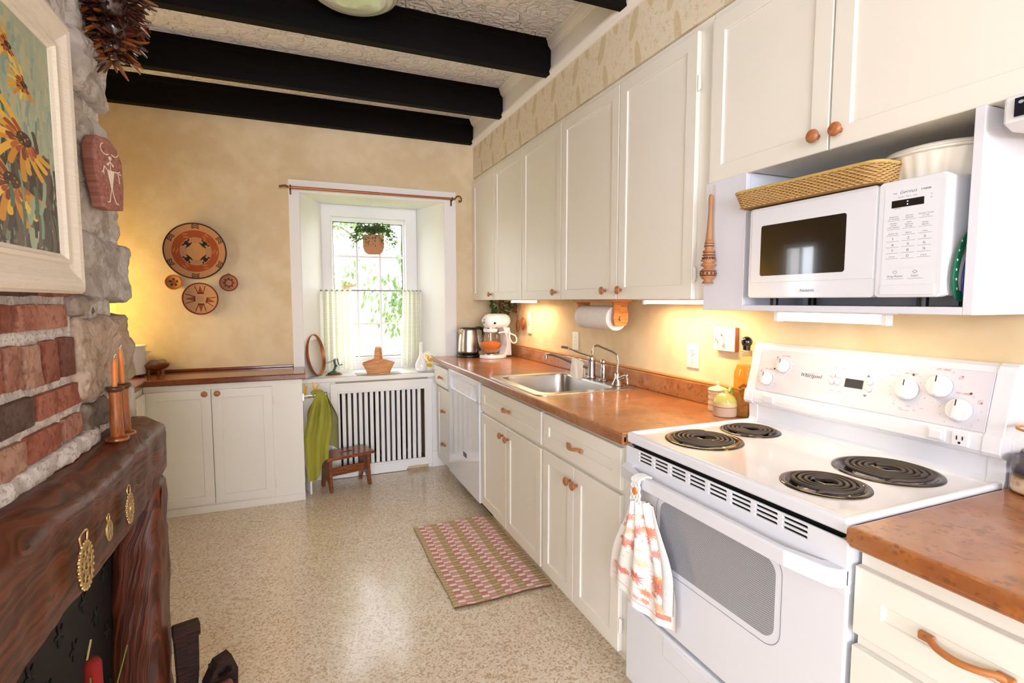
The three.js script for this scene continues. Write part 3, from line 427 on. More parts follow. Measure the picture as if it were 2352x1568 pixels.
// ------------------------------------------------------------------ cabinets and worktops
function shaker(w, h, rail = 0.055, t = 0.02, rec = 0.007) {          // framed door, lower left corner at 0,0, front at z = t
  const s = rrect(0, 0, w, h, 0.001); s.holes.push(poly([[rail, rail], [w - rail, rail], [w - rail, h - rail], [rail, h - rail]].reverse()));
  return [ext(s, t - 0.004, 0.002).translate(0, 0, 0.002), bx(rail - 0.004, w - rail + 0.004, rail - 0.004, h - rail + 0.004, 0.001, t - rec)];
}
const knobG = lathe([[0, 0], [0.007, 0], [0.006, 0.008], [0.0075, 0.013], [0.015, 0.017], [0.0185, 0.022], [0.0175, 0.027], [0.011, 0.031], [0, 0.032]], 24).rotateX(PI / 2);
function knob(parent, x, y, z) { const m = mesh('knob', knobG, M.knob, parent); m.position.set(x, y, z); m.userData.label = 'round brown wooden knob'; return m; }
function pull(parent, x, y, z, L = 0.11) {                             // bow handle like a twig
  const a = L / 2, g = [tube([[-a, 0, 0.004], [-a * 0.82, 0.002, 0.012], [-a * 0.5, -0.002, 0.02], [0, -0.003, 0.024], [a * 0.5, 0, 0.02], [a * 0.82, 0.003, 0.012], [a, 0, 0.004]], 0.0062, 8, 30), bx(-a - 0.012, -a + 0.014, -0.008, 0.008, 0, 0.009, 0.003), bx(a - 0.014, a + 0.012, -0.008, 0.008, 0, 0.009, 0.003)];
  const m = mesh('handle', g, M.twig, parent); m.position.set(x, y, z); m.userData.label = 'brown bow shaped handle'; return m;
}
function hinge(parent, x, y, z) { const m = mesh('hinge', [cyl(0.0045, 0.0045, 0.055, 0, -0.0275, 0, 10), bx(-0.006, 0.006, -0.022, 0.022, -0.006, 0)], M.cream, parent); m.position.set(x, y, z); return m; }
function door(parent, name, x0, x1, y0, y1, z, opts = {}) {
  const m = mesh(name, shaker(x1 - x0, y1 - y0, opts.rail ?? 0.055), M.cream, parent); m.position.set(x0, y0, z);
  if (opts.knob) knob(m, opts.knob[0] - x0, opts.knob[1] - y0, 0.02); if (opts.pull) for (const [px, py, L] of opts.pull) pull(m, px - x0, py - y0, 0.018, L);
  for (const [hx, hy] of opts.hinge || []) hinge(m, hx - x0, hy - y0, 0.016); return m;
}
const XF = 1.045;   // front of the base carcasses; doors stand 2 cm before it
function baseUnit(name, label, z0, z1, cat = 'cabinet', group) {
  const o = thing(name, label, cat, [XF, 0, z0], onRight, group), w = z1 - z0;
  mesh('carcass', [bx(0, w, 0.1, 0.866, -0.585, 0), bx(0.004, w - 0.004, 0, 0.1, -0.585, -0.06)], M.cream, o); return o;
}
{ // narrow unit with an open top drawer
  const o = baseUnit('drawer_cabinet', 'narrow cream drawer cabinet beside the white dishwasher', -4.085, -3.7), w = 0.385;
  const d = door(o, 'drawer', 0.01, w - 0.005, 0.7, 0.842, 0.018, { rail: 0.032, pull: [[w / 2 + 0.02, 0.765, 0.07]] }); d.userData.label = 'top drawer standing slightly open';
  door(o, 'pull_out_front', 0.03, w - 0.005, 0.095, 0.675, 0, { rail: 0.045, pull: [[w / 2 + 0.03, 0.5, 0.07], [w / 2 + 0.03, 0.24, 0.07]] });
}
{ // dishwasher
  const o = thing('dishwasher', 'white built-in dishwasher under the worktop', 'dishwasher', [1.04, 0, -3.69], onRight), w = 0.705;
  mesh('tub', bx(0.005, w - 0.005, 0.1, 0.862, -0.57, -0.002), M.plastic, o);
  mesh('toe_panel', bx(0.005, w - 0.005, 0, 0.1, -0.5, -0.06), M.black, o);
  mesh('door', [bx(0.004, w - 0.004, 0.09, 0.73, -0.002, 0.024, 0.006, 2), bx(0.004, w - 0.004, 0.815, 0.858, -0.002, 0.024, 0.006, 2), bx(0.004, 0.06, 0.72, 0.82, -0.002, 0.024), bx(w - 0.06, w - 0.004, 0.72, 0.82, -0.002, 0.024), bx(0.05, w - 0.05, 0.72, 0.82, -0.002, 0.004)], M.enamel, o);
  mesh('grip', ext(poly([[0, 0], [0.02, 0.0], [0.004, 0.082], [0, 0.085]]), 0.34).rotateY(-PI / 2).translate(0.52, 0.73, 0.003), M.enamel, o);
  T.dw = print(256, 96, (g, w2, h2) => { g.fillStyle = '#23283a'; g.fillRect(0, 0, w2, h2); g.fillStyle = '#c9ced8'; g.font = 'bold 58px sans-serif'; g.textAlign = 'center'; g.fillText('AGA', w2 / 2, 68); });
  mesh('badge', bx(0.37, 0.44, 0.305, 0.335, 0.0235, 0.0262), std({ color: '#23283a', roughness: 0.3, metalness: 0.5 }), o);
}
{ // sink cabinet and its neighbour
  const a = baseUnit('sink_cabinet', 'cream base cabinet under the sink with two doors', -2.98, -2.115);
  a.children[0].geometry = mesh('carcass', [bx(0, 0.865, 0.1, 0.7, -0.585, 0), bx(0.004, 0.861, 0, 0.1, -0.585, -0.06), bx(0, 0.018, 0.7, 0.866, -0.585, 0), bx(0.847, 0.865, 0.7, 0.866, -0.585, 0), bx(0.018, 0.847, 0.7, 0.866, -0.018, 0)], M.cream).geometry;   // open at the top for the sink bowl
  door(a, 'false_drawer_front', 0.007, 0.85, 0.688, 0.842, 0, { pull: [[0.42, 0.762, 0.09]] });
  door(a, 'door', 0.007, 0.411, 0.1, 0.668, 0, { knob: [0.37, 0.615] }); door(a, 'door', 0.415, 0.848, 0.1, 0.668, 0, { knob: [0.45, 0.612] });
  const b = baseUnit('base_cabinet', 'cream base cabinet with drawer and two doors next to the cooker', -2.115, -1.4475);
  door(b, 'drawer', 0.01, 0.625, 0.69, 0.842, 0, { pull: [[0.3, 0.757, 0.1]] });
  door(b, 'door', 0.007, 0.294, 0.1, 0.672, 0, { knob: [0.268, 0.61] }); door(b, 'door', 0.298, 0.625, 0.1, 0.672, 0, { knob: [0.323, 0.608], hinge: [[0.631, 0.55], [0.631, 0.2]] });
  const c = baseUnit('base_cabinet', 'cream base cabinet under the short worktop right of the cooker', -0.668, 0.7);
  door(c, 'drawer', 0.0, 0.62, 0.68, 0.82, 0, { pull: [[0.19, 0.752, 0.115]] }); door(c, 'drawer', 0.0, 0.62, 0.39, 0.652, 0, { pull: [[0.31, 0.53, 0.115]] }); door(c, 'drawer', 0.0, 0.62, 0.1, 0.37, 0, { pull: [[0.31, 0.24, 0.115]] });
  door(c, 'door', 0.63, 1.36, 0.1, 0.84, 0, {});
}
// worktops: local x along the wall, shape extruded upwards with rounded edges
const YC = 0.905;
function worktop(z0, z1, hole) {
  const s = rrect(0, 0, z1 - z0, 0.64, 0); if (hole) s.holes.push(hole);
  return ext(s, 0.022, 0.008, 3).rotateX(-PI / 2).translate(0, YC - 0.03, 0);   // y in shape -> -z local (towards the wall)
}
{
  const hz = rrect(1.27, 0.06, 1.90, 0.575, 0.05, THREE.Path);
  const o = thing('worktop', 'long rust coloured laminate worktop with backsplash and sink', 'worktop', [1.0, 0, -4.1], onRight), L = 2.652;
  mesh('top', worktop(-4.1, -1.448, hz), M.counter, o);
  mesh('front_edge', bx(0, L, 0.862, 0.9, -0.024, -0.001, 0.008, 2), M.counter, o);
  mesh('backsplash', bx(0, L, YC - 0.002, 0.994, -0.638, -0.617, 0.009, 2), M.counter, o);
  mesh('edge_strip', bx(0, L, 0.994, 1.003, -0.638, -0.62, 0.003), std({ color: '#c58a4a', roughness: 0.4 }), o).userData.label = 'thin light wooden strip on the backsplash';
  const r = thing('worktop', 'short rust coloured laminate worktop right of the cooker', 'worktop', [1.0, 0, -0.672], onRight);
  mesh('top', worktop(-0.672, 0.7), M.counter, r); mesh('front_edge', bx(0, 1.372, 0.862, 0.9, -0.024, -0.001, 0.008, 2), M.counter, r);
  mesh('backsplash', bx(0.0, 1.372, YC - 0.002, 0.994, -0.638, -0.617, 0.009, 2), M.counter, r);
}
// wall cabinets
const XU = 1.372, YU0 = 1.358, YU1 = 2.344;
function wallUnit(label, z0, z1, y0 = YU0) {
  const o = thing('wall_cabinet', label, 'cabinet', [XU, 0, z0], onRight); mesh('carcass', bx(0, z1 - z0, y0, YU1 - 0.002, -0.266, 0), M.cream, o); return o;
}
{
  const a = wallUnit('cream wall cabinet with one door in the window corner', -4.115, -3.613); door(a, 'door', 0.0, 0.497, YU0, 2.312, 0, { knob: [0.435, 1.4] });
  const b = wallUnit('cream wall cabinet with two doors above the mixer and plaque', -3.611, -2.566); door(b, 'door', 0.0, 0.499, YU0, 2.312, 0, {}); door(b, 'door', 0.507, 1.04, YU0, 2.312, 0, { knob: [0.985, 1.4] });
  const c = wallUnit('cream wall cabinet with two doors above the paper towel roll', -2.564, -1.473); door(c, 'door', 0.0, 0.542, YU0, 2.312, 0, { knob: [0.45, 1.4] }); door(c, 'door', 0.548, 1.032, YU0, 2.312, 0, { knob: [0.545 + 0.035, 1.4], hinge: [[1.038, 2.13], [1.038, 1.45]] });
  const d = wallUnit('cream wall cabinet with two doors above the microwave', -1.471, 0.2, 1.765); door(d, 'door', 0.012, 0.455, 1.762, 2.312, 0, { knob: [0.425, 1.805] }); door(d, 'door', 0.46, 1.1, 1.762, 2.312, 0, { knob: [0.49, 1.805] }); door(d, 'door', 1.105, 1.66, 1.762, 2.312, 0, {});
}
{ // open white box that holds the microwave
  const o = thing('microwave_shelf', 'open white shelf box holding the microwave', 'shelf', [1.352, 0, -1.471], onRight), B = -0.286, top = 1.763;
  mesh('filler_panel', bx(0, 0.18, 1.32, top, -0.018, 0, 0.002), M.box, o);
  mesh('side_panel', bx(0.162, 0.18, 1.32, top, B, -0.018), M.box, o);
  mesh('side_panel', bx(0.791, 0.811, 1.32, top, B, 0, 0.002), M.box, o);
  mesh('bottom_board', bx(0.18, 0.791, 1.32, 1.338, B, 0, 0.002), M.box, o);
  mesh('back_board', bx(0.18, 0.791, 1.338, top, B, B + 0.006), M.box, o);
}
// left base run along the back wall and its return behind the chimney
{
  const YL = 0.87;
  const o = thing('base_cabinet', 'low cream two-door cabinet against the back wall below the baskets', 'cabinet', [-0.875, 0, -3.726]), w = 0.892;
  mesh('carcass', [bx(0, w, 0.0, YL - 0.038, -0.39, 0), bx(0.0, w + 0.002, 0.0, 0.05, -0.05, 0.006, 0.003)], M.cream, o);
  door(o, 'door', 0.012, 0.358, 0.062, 0.795, 0, { knob: [0.326, 0.772] }); door(o, 'door', 0.362, 0.708, 0.062, 0.795, 0, { knob: [0.396, 0.772], hinge: [[0.713, 0.7], [0.713, 0.14]] });
  const r = thing('base_cabinet', 'cream corner cabinet returning behind the chimney', 'cabinet', [-0.878, 0, -2.2], PI / 2);
  mesh('carcass', bx(0, 1.526, 0, YL - 0.038, -0.56, 0), M.cream, r); door(r, 'door', 1.1, 1.49, 0.062, 0.795, 0, { knob: [1.145, 0.7] }); door(r, 'door', 0.7, 1.095, 0.062, 0.795, 0, {});
  const t = thing('worktop', 'brown L shaped worktop on the low corner cabinets', 'worktop', [0, 0, 0]);
  const brown = phy({ map: T.counter, color: '#b98a64', roughness: 0.25, clearcoat: 0.6, clearcoatRoughness: 0.1 });
  mesh('top', ext(poly([[-1.445, 4.112], [-1.445, 2.2], [-0.855, 2.2], [-0.855, 3.7], [0.04, 3.7], [0.04, 4.098], [-0.034, 4.112]].reverse().map(([a, b]) => [a, b])), 0.026, 0.006, 2).rotateX(-PI / 2).translate(0, YL - 0.032, 0), brown, t);
  mesh('edge_strip', bx(-1.44, -0.036, YL, YL + 0.018, -4.118, -4.104, 0.004), brown, t);
}

// ------------------------------------------------------------------ cooker
const Z0S = -1.4415, Z1S = -0.6765;
{
  const o = thing('cooker', 'white freestanding electric cooker with four coil burners', 'cooker', [1.03, 0, Z0S], onRight), W = 0.765;
  mesh('body', bx(0.003, W - 0.003, 0.02, 0.885, -0.6, -0.02), M.enamel, o);
  // hob with burner holes: extruded plan, raised rolled rim
  const C = [[0.163, 0.18, 0.119, 'front'], [0.13, 0.413, 0.096, 'rear'], [0.592, 0.16, 0.098, 'front'], [0.583, 0.405, 0.123, 'rear']];
  const s = rrect(0, 0, W, 0.57, 0.018); C.forEach(([x, y, r]) => { const p = new THREE.Path(); p.absarc(x, y, r - 0.008, 0, PI * 2); s.holes.push(p); });
  mesh('hob', ext(s, 0.014, 0.006, 3, 40).rotateX(-PI / 2).translate(0, 0.886, 0.015), M.enamel, o);
  mesh('hob_rim', [bx(0, W, 0.878, 0.914, -0.002, 0.017, 0.012, 4), bx(0, 0.016, 0.885, 0.914, -0.55, 0.01, 0.007, 3), bx(W - 0.016, W, 0.885, 0.914, -0.55, 0.01, 0.007, 3)], M.enamel, o);
  // burners
  const pan = std({ color: '#5a5048', roughness: 0.1, metalness: 1 }), coilM = std({ color: '#473f3a', roughness: 0.55, metalness: 0.3 });
  C.forEach(([x, y, r], k) => {
    const b = mesh('burner', lathe([[0.02, -0.03], [r * 0.45, -0.026], [r * 0.8, -0.012], [r - 0.014, 0.002], [r - 0.008, 0.004], [r, 0.0025], [r + 0.001, 0.0]], 56), pan, o); b.position.set(x, 0.9065, 0.015 - y); b.userData.label = 'dark chromed drip bowl with coil';
    const turns = r > 0.11 ? 4.6 : 3.8, r1 = r * 0.8, r0 = r * 0.26, P = []; for (let i = 0; i <= 150; i++) { const t = i / 150, a = t * turns * PI * 2 + k * 1.1, q = r0 + (r1 - r0) * t; P.push([Math.cos(a) * q, 0.006, Math.sin(a) * q]); }
    const last = P[P.length - 1], dir = Math.atan2(last[2], last[0]); P.push([Math.cos(dir + 0.15) * r1 * 1.06, 0.002, Math.sin(dir + 0.15) * r1 * 1.06], [Math.cos(dir + 0.2) * r1 * 1.12, -0.01, Math.sin(dir + 0.2) * r1 * 1.12]);
    mesh('coil', tube(P, 0.0049, 8, 420), coilM, b);
    const sp = []; for (let i = 0; i < 3; i++) sp.push(bx(-0.002, 0.002, -0.008, 0.0015, 0, r1).rotateY(i * PI * 2 / 3 + 0.5)); sp.push(cyl(0.02, 0.012, 0.012, 0, -0.016, 0, 16)); mesh('spider', sp, M.dull, b);
  });
  // vent panel under the hob edge: rows of slots
  const vs = rrect(0, 0.752, W, 0.868, 0.006); for (let c = 0; c < 8; c++) for (let k = 0; k < 3; k++) { const x = 0.072 + c * 0.0772, y = 0.8335 + k * 0.0115; vs.holes.push(rrect(x, y, x + 0.062, y + 0.0055, 0.0026, THREE.Path)); }
  mesh('vent_panel', [ext(vs, 0.003, 0.002, 2, 4).translate(0, 0, 0.012), bx(0.001, 0.018, 0.753, 0.867, -0.021, 0.0105), bx(W - 0.018, W - 0.001, 0.753, 0.867, -0.021, 0.0105), bx(0.018, W - 0.018, 0.753, 0.765, -0.021, 0.0105)], M.enamel, o);
  mesh('vent_slot_shade', bx(0.02, W - 0.02, 0.767, 0.865, -0.018, 0.009), M.black, o);  // black sheet behind the slots, painting their inner shade
  mesh('gap_shade', bx(0.01, W - 0.01, 0.864, 0.882, -0.02, -0.001), M.black, o);  // black strip stands for the shade under the hob edge
  // handle bar with moulded ends
  const hp = [[0.0, 0.012], [0.0, 0.03], [0.014, 0.045], [0.07, 0.058], [0.1, 0.062]];
  const shp = new THREE.Shape(); shp.moveTo(0, 0.0); shp.lineTo(0, 0.03); shp.lineTo(0.02, 0.046); shp.lineTo(0.11, 0.062); shp.lineTo(W - 0.11, 0.062); shp.lineTo(W - 0.02, 0.046); shp.lineTo(W, 0.03); shp.lineTo(W, 0); shp.lineTo(W - 0.035, 0.0); shp.lineTo(W - 0.05, 0.022); shp.lineTo(W - 0.12, 0.042); shp.lineTo(0.12, 0.042); shp.lineTo(0.05, 0.022); shp.lineTo(0.035, 0);
  mesh('handle', [bx(0.0005, 0.034, 0.771, 0.809, -0.018, 0.03, 0.004, 2), bx(W - 0.034, W - 0.0005, 0.771, 0.809, -0.018, 0.03, 0.004, 2), ext(shp, 0.03, 0.005, 3).rotateX(PI / 2).translate(0, 0.805, 0.002)], M.enamel, o);
  // oven door with screened window
  mesh('oven_door', bx(0.003, W - 0.003, 0.335, 0.76, -0.02, 0.006, 0.006, 2), M.enamel, o);
  T.mesh = tex(64, 0.0048, (u, v) => { const a = Math.hypot(u - 0.5, v - 0.5), b = Math.hypot(u < 0.5 ? u : u - 1, v < 0.5 ? v : v - 1); return Math.min(a, b) < 0.27 ? [72, 74, 82] : [196, 198, 206]; });
  const win = mesh('oven_window', ext(rrect(0.17, 0.543, 0.592, 0.74, 0.035), 0.0012, 0, 1, 10).translate(0, 0, 0.0055), phy({ map: T.mesh, roughness: 0.1, clearcoat: 1, clearcoatRoughness: 0.03 }), o); win.userData.label = 'dark dotted oven window';
  const rim = rrect(0.152, 0.524, 0.61, 0.759, 0.048); rim.holes.push(rrect(0.1535, 0.5255, 0.6085, 0.7575, 0.047, THREE.Path)); mesh('window_outline', ext(rim, 0.0012, 0, 1, 12).translate(0, 0, 0.0056), std({ color: '#8a8c98', roughness: 0.4 }), o);
  mesh('gap_shade', bx(0.006, W - 0.006, 0.32, 0.337, -0.03, -0.012), M.black, o);  // black strip stands for the shade between door and drawer
  mesh('storage_drawer', [bx(0.003, W - 0.003, 0.045, 0.322, -0.02, 0.008, 0.008, 2), bx(0.2, W - 0.2, 0.25, 0.31, 0.004, 0.011, 0.004)], M.enamel, o);
  mesh('kick_panel', bx(0.01, W - 0.01, 0, 0.045, -0.58, -0.05), M.black, o);
  // backguard: profile (depth into room, height) swept across
  const pr = [[-0.608, 0.88], [-0.608, 1.19], [-0.6, 1.197], [-0.572, 1.197], [-0.56, 1.19], [-0.553, 1.178], [-0.519, 1.03], [-0.51, 1.022], [-0.507, 1.0], [-0.506, 0.986], [-0.513, 0.977], [-0.535, 0.968], [-0.537, 0.92], [-0.53, 0.905], [-0.53, 0.88]];
  mesh('backguard', ext(poly(pr), W - 0.004).rotateY(-PI / 2).translate(W - 0.002, 0, 0), M.enamel, o);
  // tilted control panel, print and controls in its own frame
  const P = new THREE.Group(); const tilt = Math.atan2(0.034, 0.148); // leans back
  const pw = 0.684, ph = 0.147;
  T.panel = print(2048, 440, (g, w, h) => {
    g.fillStyle = '#dcdae4'; g.fillRect(0, 0, w, h); const X = (m) => m / pw * w, Y = (m) => h - m / ph * h; g.textAlign = 'center';
    g.fillStyle = '#3c3c46'; g.font = 'italic bold 44px serif'; g.fillText('Whirlpool', X(0.205), Y(0.072)); g.strokeStyle = '#3c3c46'; g.lineWidth = 2; g.beginPath(); g.ellipse(X(0.212), Y(0.078), 78, 24, -0.15, 0.5, 5.4); g.stroke();
    const dial = (x, y, r, red) => { for (let i = 0; i < 12; i++) { const a = (-60 + i * 27) * PI / 180; g.fillStyle = '#8a8a98'; g.font = '14px sans-serif'; g.fillText(['LO', '2', '3', '4', '5', '6', '7', '8', '9', 'HI', '', ''][i], X(x) + Math.cos(a) * X(r), Y(y) + Math.sin(a) * X(r) + 5); } g.fillStyle = '#d4716a'; g.font = 'bold 17px sans-serif'; g.fillText('OFF / ARRET', X(x) + 4, Y(y) - X(r) * 0.92); };
    dial(0.098, 0.097, 0.036); dial(0.04, 0.044, 0.036); dial(0.5, 0.077, 0.047); dial(0.575, 0.098, 0.047); dial(0.628, 0.044, 0.045);
    const mark = (x, y, n) => { g.strokeStyle = '#9a9aa8'; g.lineWidth = 2; for (let i = 0; i < 4; i++) { g.beginPath(); g.arc(X(x) + (i % 2) * 17, Y(y) + (i >> 1) * 17, 7, 0, 7); g.stroke(); if (i === n) { g.fillStyle = '#d4716a'; g.fill(); } } };
    mark(0.065, 0.125, 0); mark(0.008, 0.075, 2); mark(0.615, 0.13, 1); mark(0.664, 0.075, 3);
    g.fillStyle = '#8a8a98'; g.font = '14px sans-serif'; g.fillText('OVEN', X(0.5), Y(0.128)); g.fillText('OVEN FOUR', X(0.5), Y(0.018)); g.fillText('BROIL / GRIL', X(0.462), Y(0.11)); for (let i = 0; i < 5; i++) g.fillText(['150', '200', '250', '300', '350'][i], X(0.47 + i * 0.018), Y(0.03 - (i % 2) * 0.008));
    ['BAKE', 'BROIL', 'CLEAN', 'TIMER'].forEach((t, i) => g.fillText(t, X(0.283 + (i % 2) * 0.028), Y(i < 2 ? 0.112 : 0.038)));
    g.fillStyle = '#7b7b88'; g.beginPath(); g.moveTo(X(0.388), Y(0.105)); g.lineTo(X(0.382), Y(0.097)); g.lineTo(X(0.394), Y(0.097)); g.fill(); g.beginPath(); g.moveTo(X(0.388), Y(0.036)); g.lineTo(X(0.382), Y(0.044)); g.lineTo(X(0.394), Y(0.044)); g.fill();
  });
  const place = (m) => { m.rotation.x = -tilt; m.position.set(0.042, 1.03, -0.5165); return m; };
  const onPanel = (name, geos, mat) => place(mesh(name, geos, mat, o));
  place(mesh('control_panel', new THREE.PlaneGeometry(pw, ph).translate(pw / 2, ph / 2, 0.0022), phy({ map: T.panel, roughness: 0.12, clearcoat: 1, clearcoatRoughness: 0.02 }), o, true));
  onPanel('panel_edge', [bx(-0.002, pw + 0.002, -0.002, ph + 0.002, -0.004, 0.0018, 0.001)], std({ color: '#cfd0da', roughness: 0.3 }));
  for (const [x, y, r] of [[0.098, 0.097, 0.024], [0.04, 0.044, 0.024], [0.5, 0.077, 0.029], [0.575, 0.098, 0.03], [0.628, 0.044, 0.029]]) {
    const g = [lathe([[0, 0], [r, 0], [r * 1.02, 0.005], [r * 0.96, 0.011], [r * 0.9, 0.013], [0, 0.013]], 36).rotateX(PI / 2), bx(-r * 0.26, r * 0.26, -r * 0.88, r * 0.88, 0.01, 0.024, 0.005, 3)].map((q) => q.translate(x, y, 0.003));
    const kn = onPanel('control_knob', g, M.plastic); mesh('pointer', bx(x - 0.0012, x + 0.0012, y + r * 0.3, y + r * 0.86, 0.0262, 0.0276), M.dark, kn);
  }
  onPanel('display', bx(0.322, 0.378, 0.058, 0.085, 0.002, 0.0042, 0.001), phy({ color: '#3c3e44', roughness: 0.15, clearcoat: 1 }));
  for (const [x, y] of [[0.28, 0.09], [0.299, 0.09], [0.28, 0.068], [0.299, 0.068], [0.397, 0.083], [0.397, 0.062]]) onPanel('button', lathe([[0, 0], [0.0085, 0], [0.008, 0.004], [0, 0.0055]], 20).rotateX(PI / 2).translate(x, y, 0.0025), M.plastic);
  for (const [x, y] of [[0.062, 0.083], [0.507, 0.12], [0.645, 0.09]]) onPanel('indicator_light', lathe([[0, 0], [0.003, 0], [0.002, 0.002], [0, 0.0025]], 12).rotateX(PI / 2).translate(x, y, 0.0025), std({ color: '#5a1d22', roughness: 0.2 }));
  // rocker switches and the small socket on the lower lip
  mesh('rocker_switch', bx(0.088, 0.128, 0.992, 1.016, -0.509, -0.5, 0.002), M.plastic, o); mesh('rocker_switch', [bx(0.61, 0.652, 0.99, 1.02, -0.509, -0.503, 0.002), bx(0.617, 0.645, 0.994, 1.016, -0.506, -0.4985, 0.002)], M.plastic, o);
  const so = mesh('socket', bx(0.666, 0.703, 0.986, 1.02, -0.509, -0.502, 0.003), M.plastic, o); mesh('slots', [bx(0.677, 0.6795, 1.002, 1.012, -0.503, -0.5012), bx(0.6895, 0.692, 1.003, 1.012, -0.503, -0.5012), cyl(0.003, 0.003, 0.002, 0, 0, 0, 10).rotateX(PI / 2).translate(0.6845, 0.995, -0.503)], M.black, so);
  for (const x of [0.034, W]) mesh('end_cap', ext(poly(pr.map(([d, y]) => [d + (d > -0.6 ? 0.003 : 0), y + (y > 1.1 ? 0.002 : 0)])), 0.034, 0.002, 2).rotateY(-PI / 2).translate(x, 0, 0), M.enamel, o);
}

// ------------------------------------------------------------------ sink, taps and what stands on the long worktop
{
  const o = thing('sink', 'stainless steel drop-in sink in the long worktop', 'sink', [1.0, YC, -4.1], onRight);   // local x along the wall, -z to the wall
  const x0 = 1.245, x1 = 1.93, d0 = 0.032, d1 = 0.6, bx0 = 1.3, bx1 = 1.875, e0 = 0.08, e1 = 0.5;
  const s = rrect(x0, d0, x1, d1, 0.05); s.holes.push(rrect(bx0, e0, bx1, e1, 0.06, THREE.Path));
  mesh('flange', ext(s, 0.003, 0.002, 2, 12).rotateX(-PI / 2), M.steel, o);
  // bowl: rounded rectangles lofted downwards
  const ring = (inset, y, r, n = 8) => { const p = rrPts(bx0 + inset, e0 + inset, bx1 - inset, e1 - inset, r, n); return p.map((q) => V3(q.x, y, -q.y)); };
  const R = [ring(-0.003, 0.004, 0.063), ring(0.004, -0.004, 0.06), ring(0.01, -0.15, 0.06), ring(0.02, -0.172, 0.055), ring(0.05, -0.182, 0.04)], n = R[0].length, pos = [], idx = [];
  R.forEach((r) => r.forEach((q) => pos.push(q.x, q.y, q.z))); for (let k = 0; k < R.length - 1; k++) for (let i = 0; i < n; i++) { const a = k * n + i, b = k * n + (i + 1) % n, c = a + n, d = b + n; idx.push(a, c, b, b, c, d); }
  const ci = pos.length / 3; pos.push((bx0 + bx1) / 2, -0.186, -(e0 + e1) / 2); for (let i = 0; i < n; i++) idx.push((R.length - 1) * n + i, ci, (R.length - 1) * n + (i + 1) % n);
  const g = new THREE.BufferGeometry(); g.setAttribute('position', new THREE.Float32BufferAttribute(pos, 3)); g.setIndex(idx); g.computeVertexNormals();
  mesh('bowl', g, M.steel, o); mesh('drain', [cyl(0.045, 0.045, 0.004, 1.59, -0.186, -0.3, 28), cyl(0.03, 0.03, 0.006, 1.59, -0.185, -0.3, 20)], M.chrome, o);
  // wire rack
  const w = thing('dish_rack', 'small chrome wire rack inside the sink', 'wire rack', [1.0, YC - 0.18, -4.1], onRight), bars = [];
  for (let i = 0; i < 9; i++) bars.push(tube([[1.36 + i * 0.026, 0.02, -0.14], [1.36 + i * 0.026, 0.105, -0.14], [1.36 + i * 0.026, 0.105, -0.15]], 0.0022, 6, 12)); const rails = []; for (let k = 0; k < 5; k++) rails.push(rod([1.35, 0.025 + k * 0.02, -0.14], [1.58, 0.025 + k * 0.02, -0.14], 0.0022, 6)); const base = []; for (let k = 0; k < 6; k++) base.push(rod([1.35, 0.012, -0.14 - k * 0.03], [1.58, 0.012, -0.14 - k * 0.03], 0.0022, 6)); base.push(rod([1.35, 0.01, -0.14], [1.35, 0.01, -0.3], 0.003, 6), rod([1.58, 0.01, -0.14], [1.58, 0.01, -0.3], 0.003, 6), rod([1.35, 0.0, -0.14], [1.35, 0.11, -0.14], 0.003, 6), rod([1.58, 0.0, -0.14], [1.58, 0.11, -0.14], 0.003, 6));
  mesh('uprights', bars, M.chrome, w); mesh('rails', rails, M.chrome, w); mesh('base', base, M.chrome, w);
}
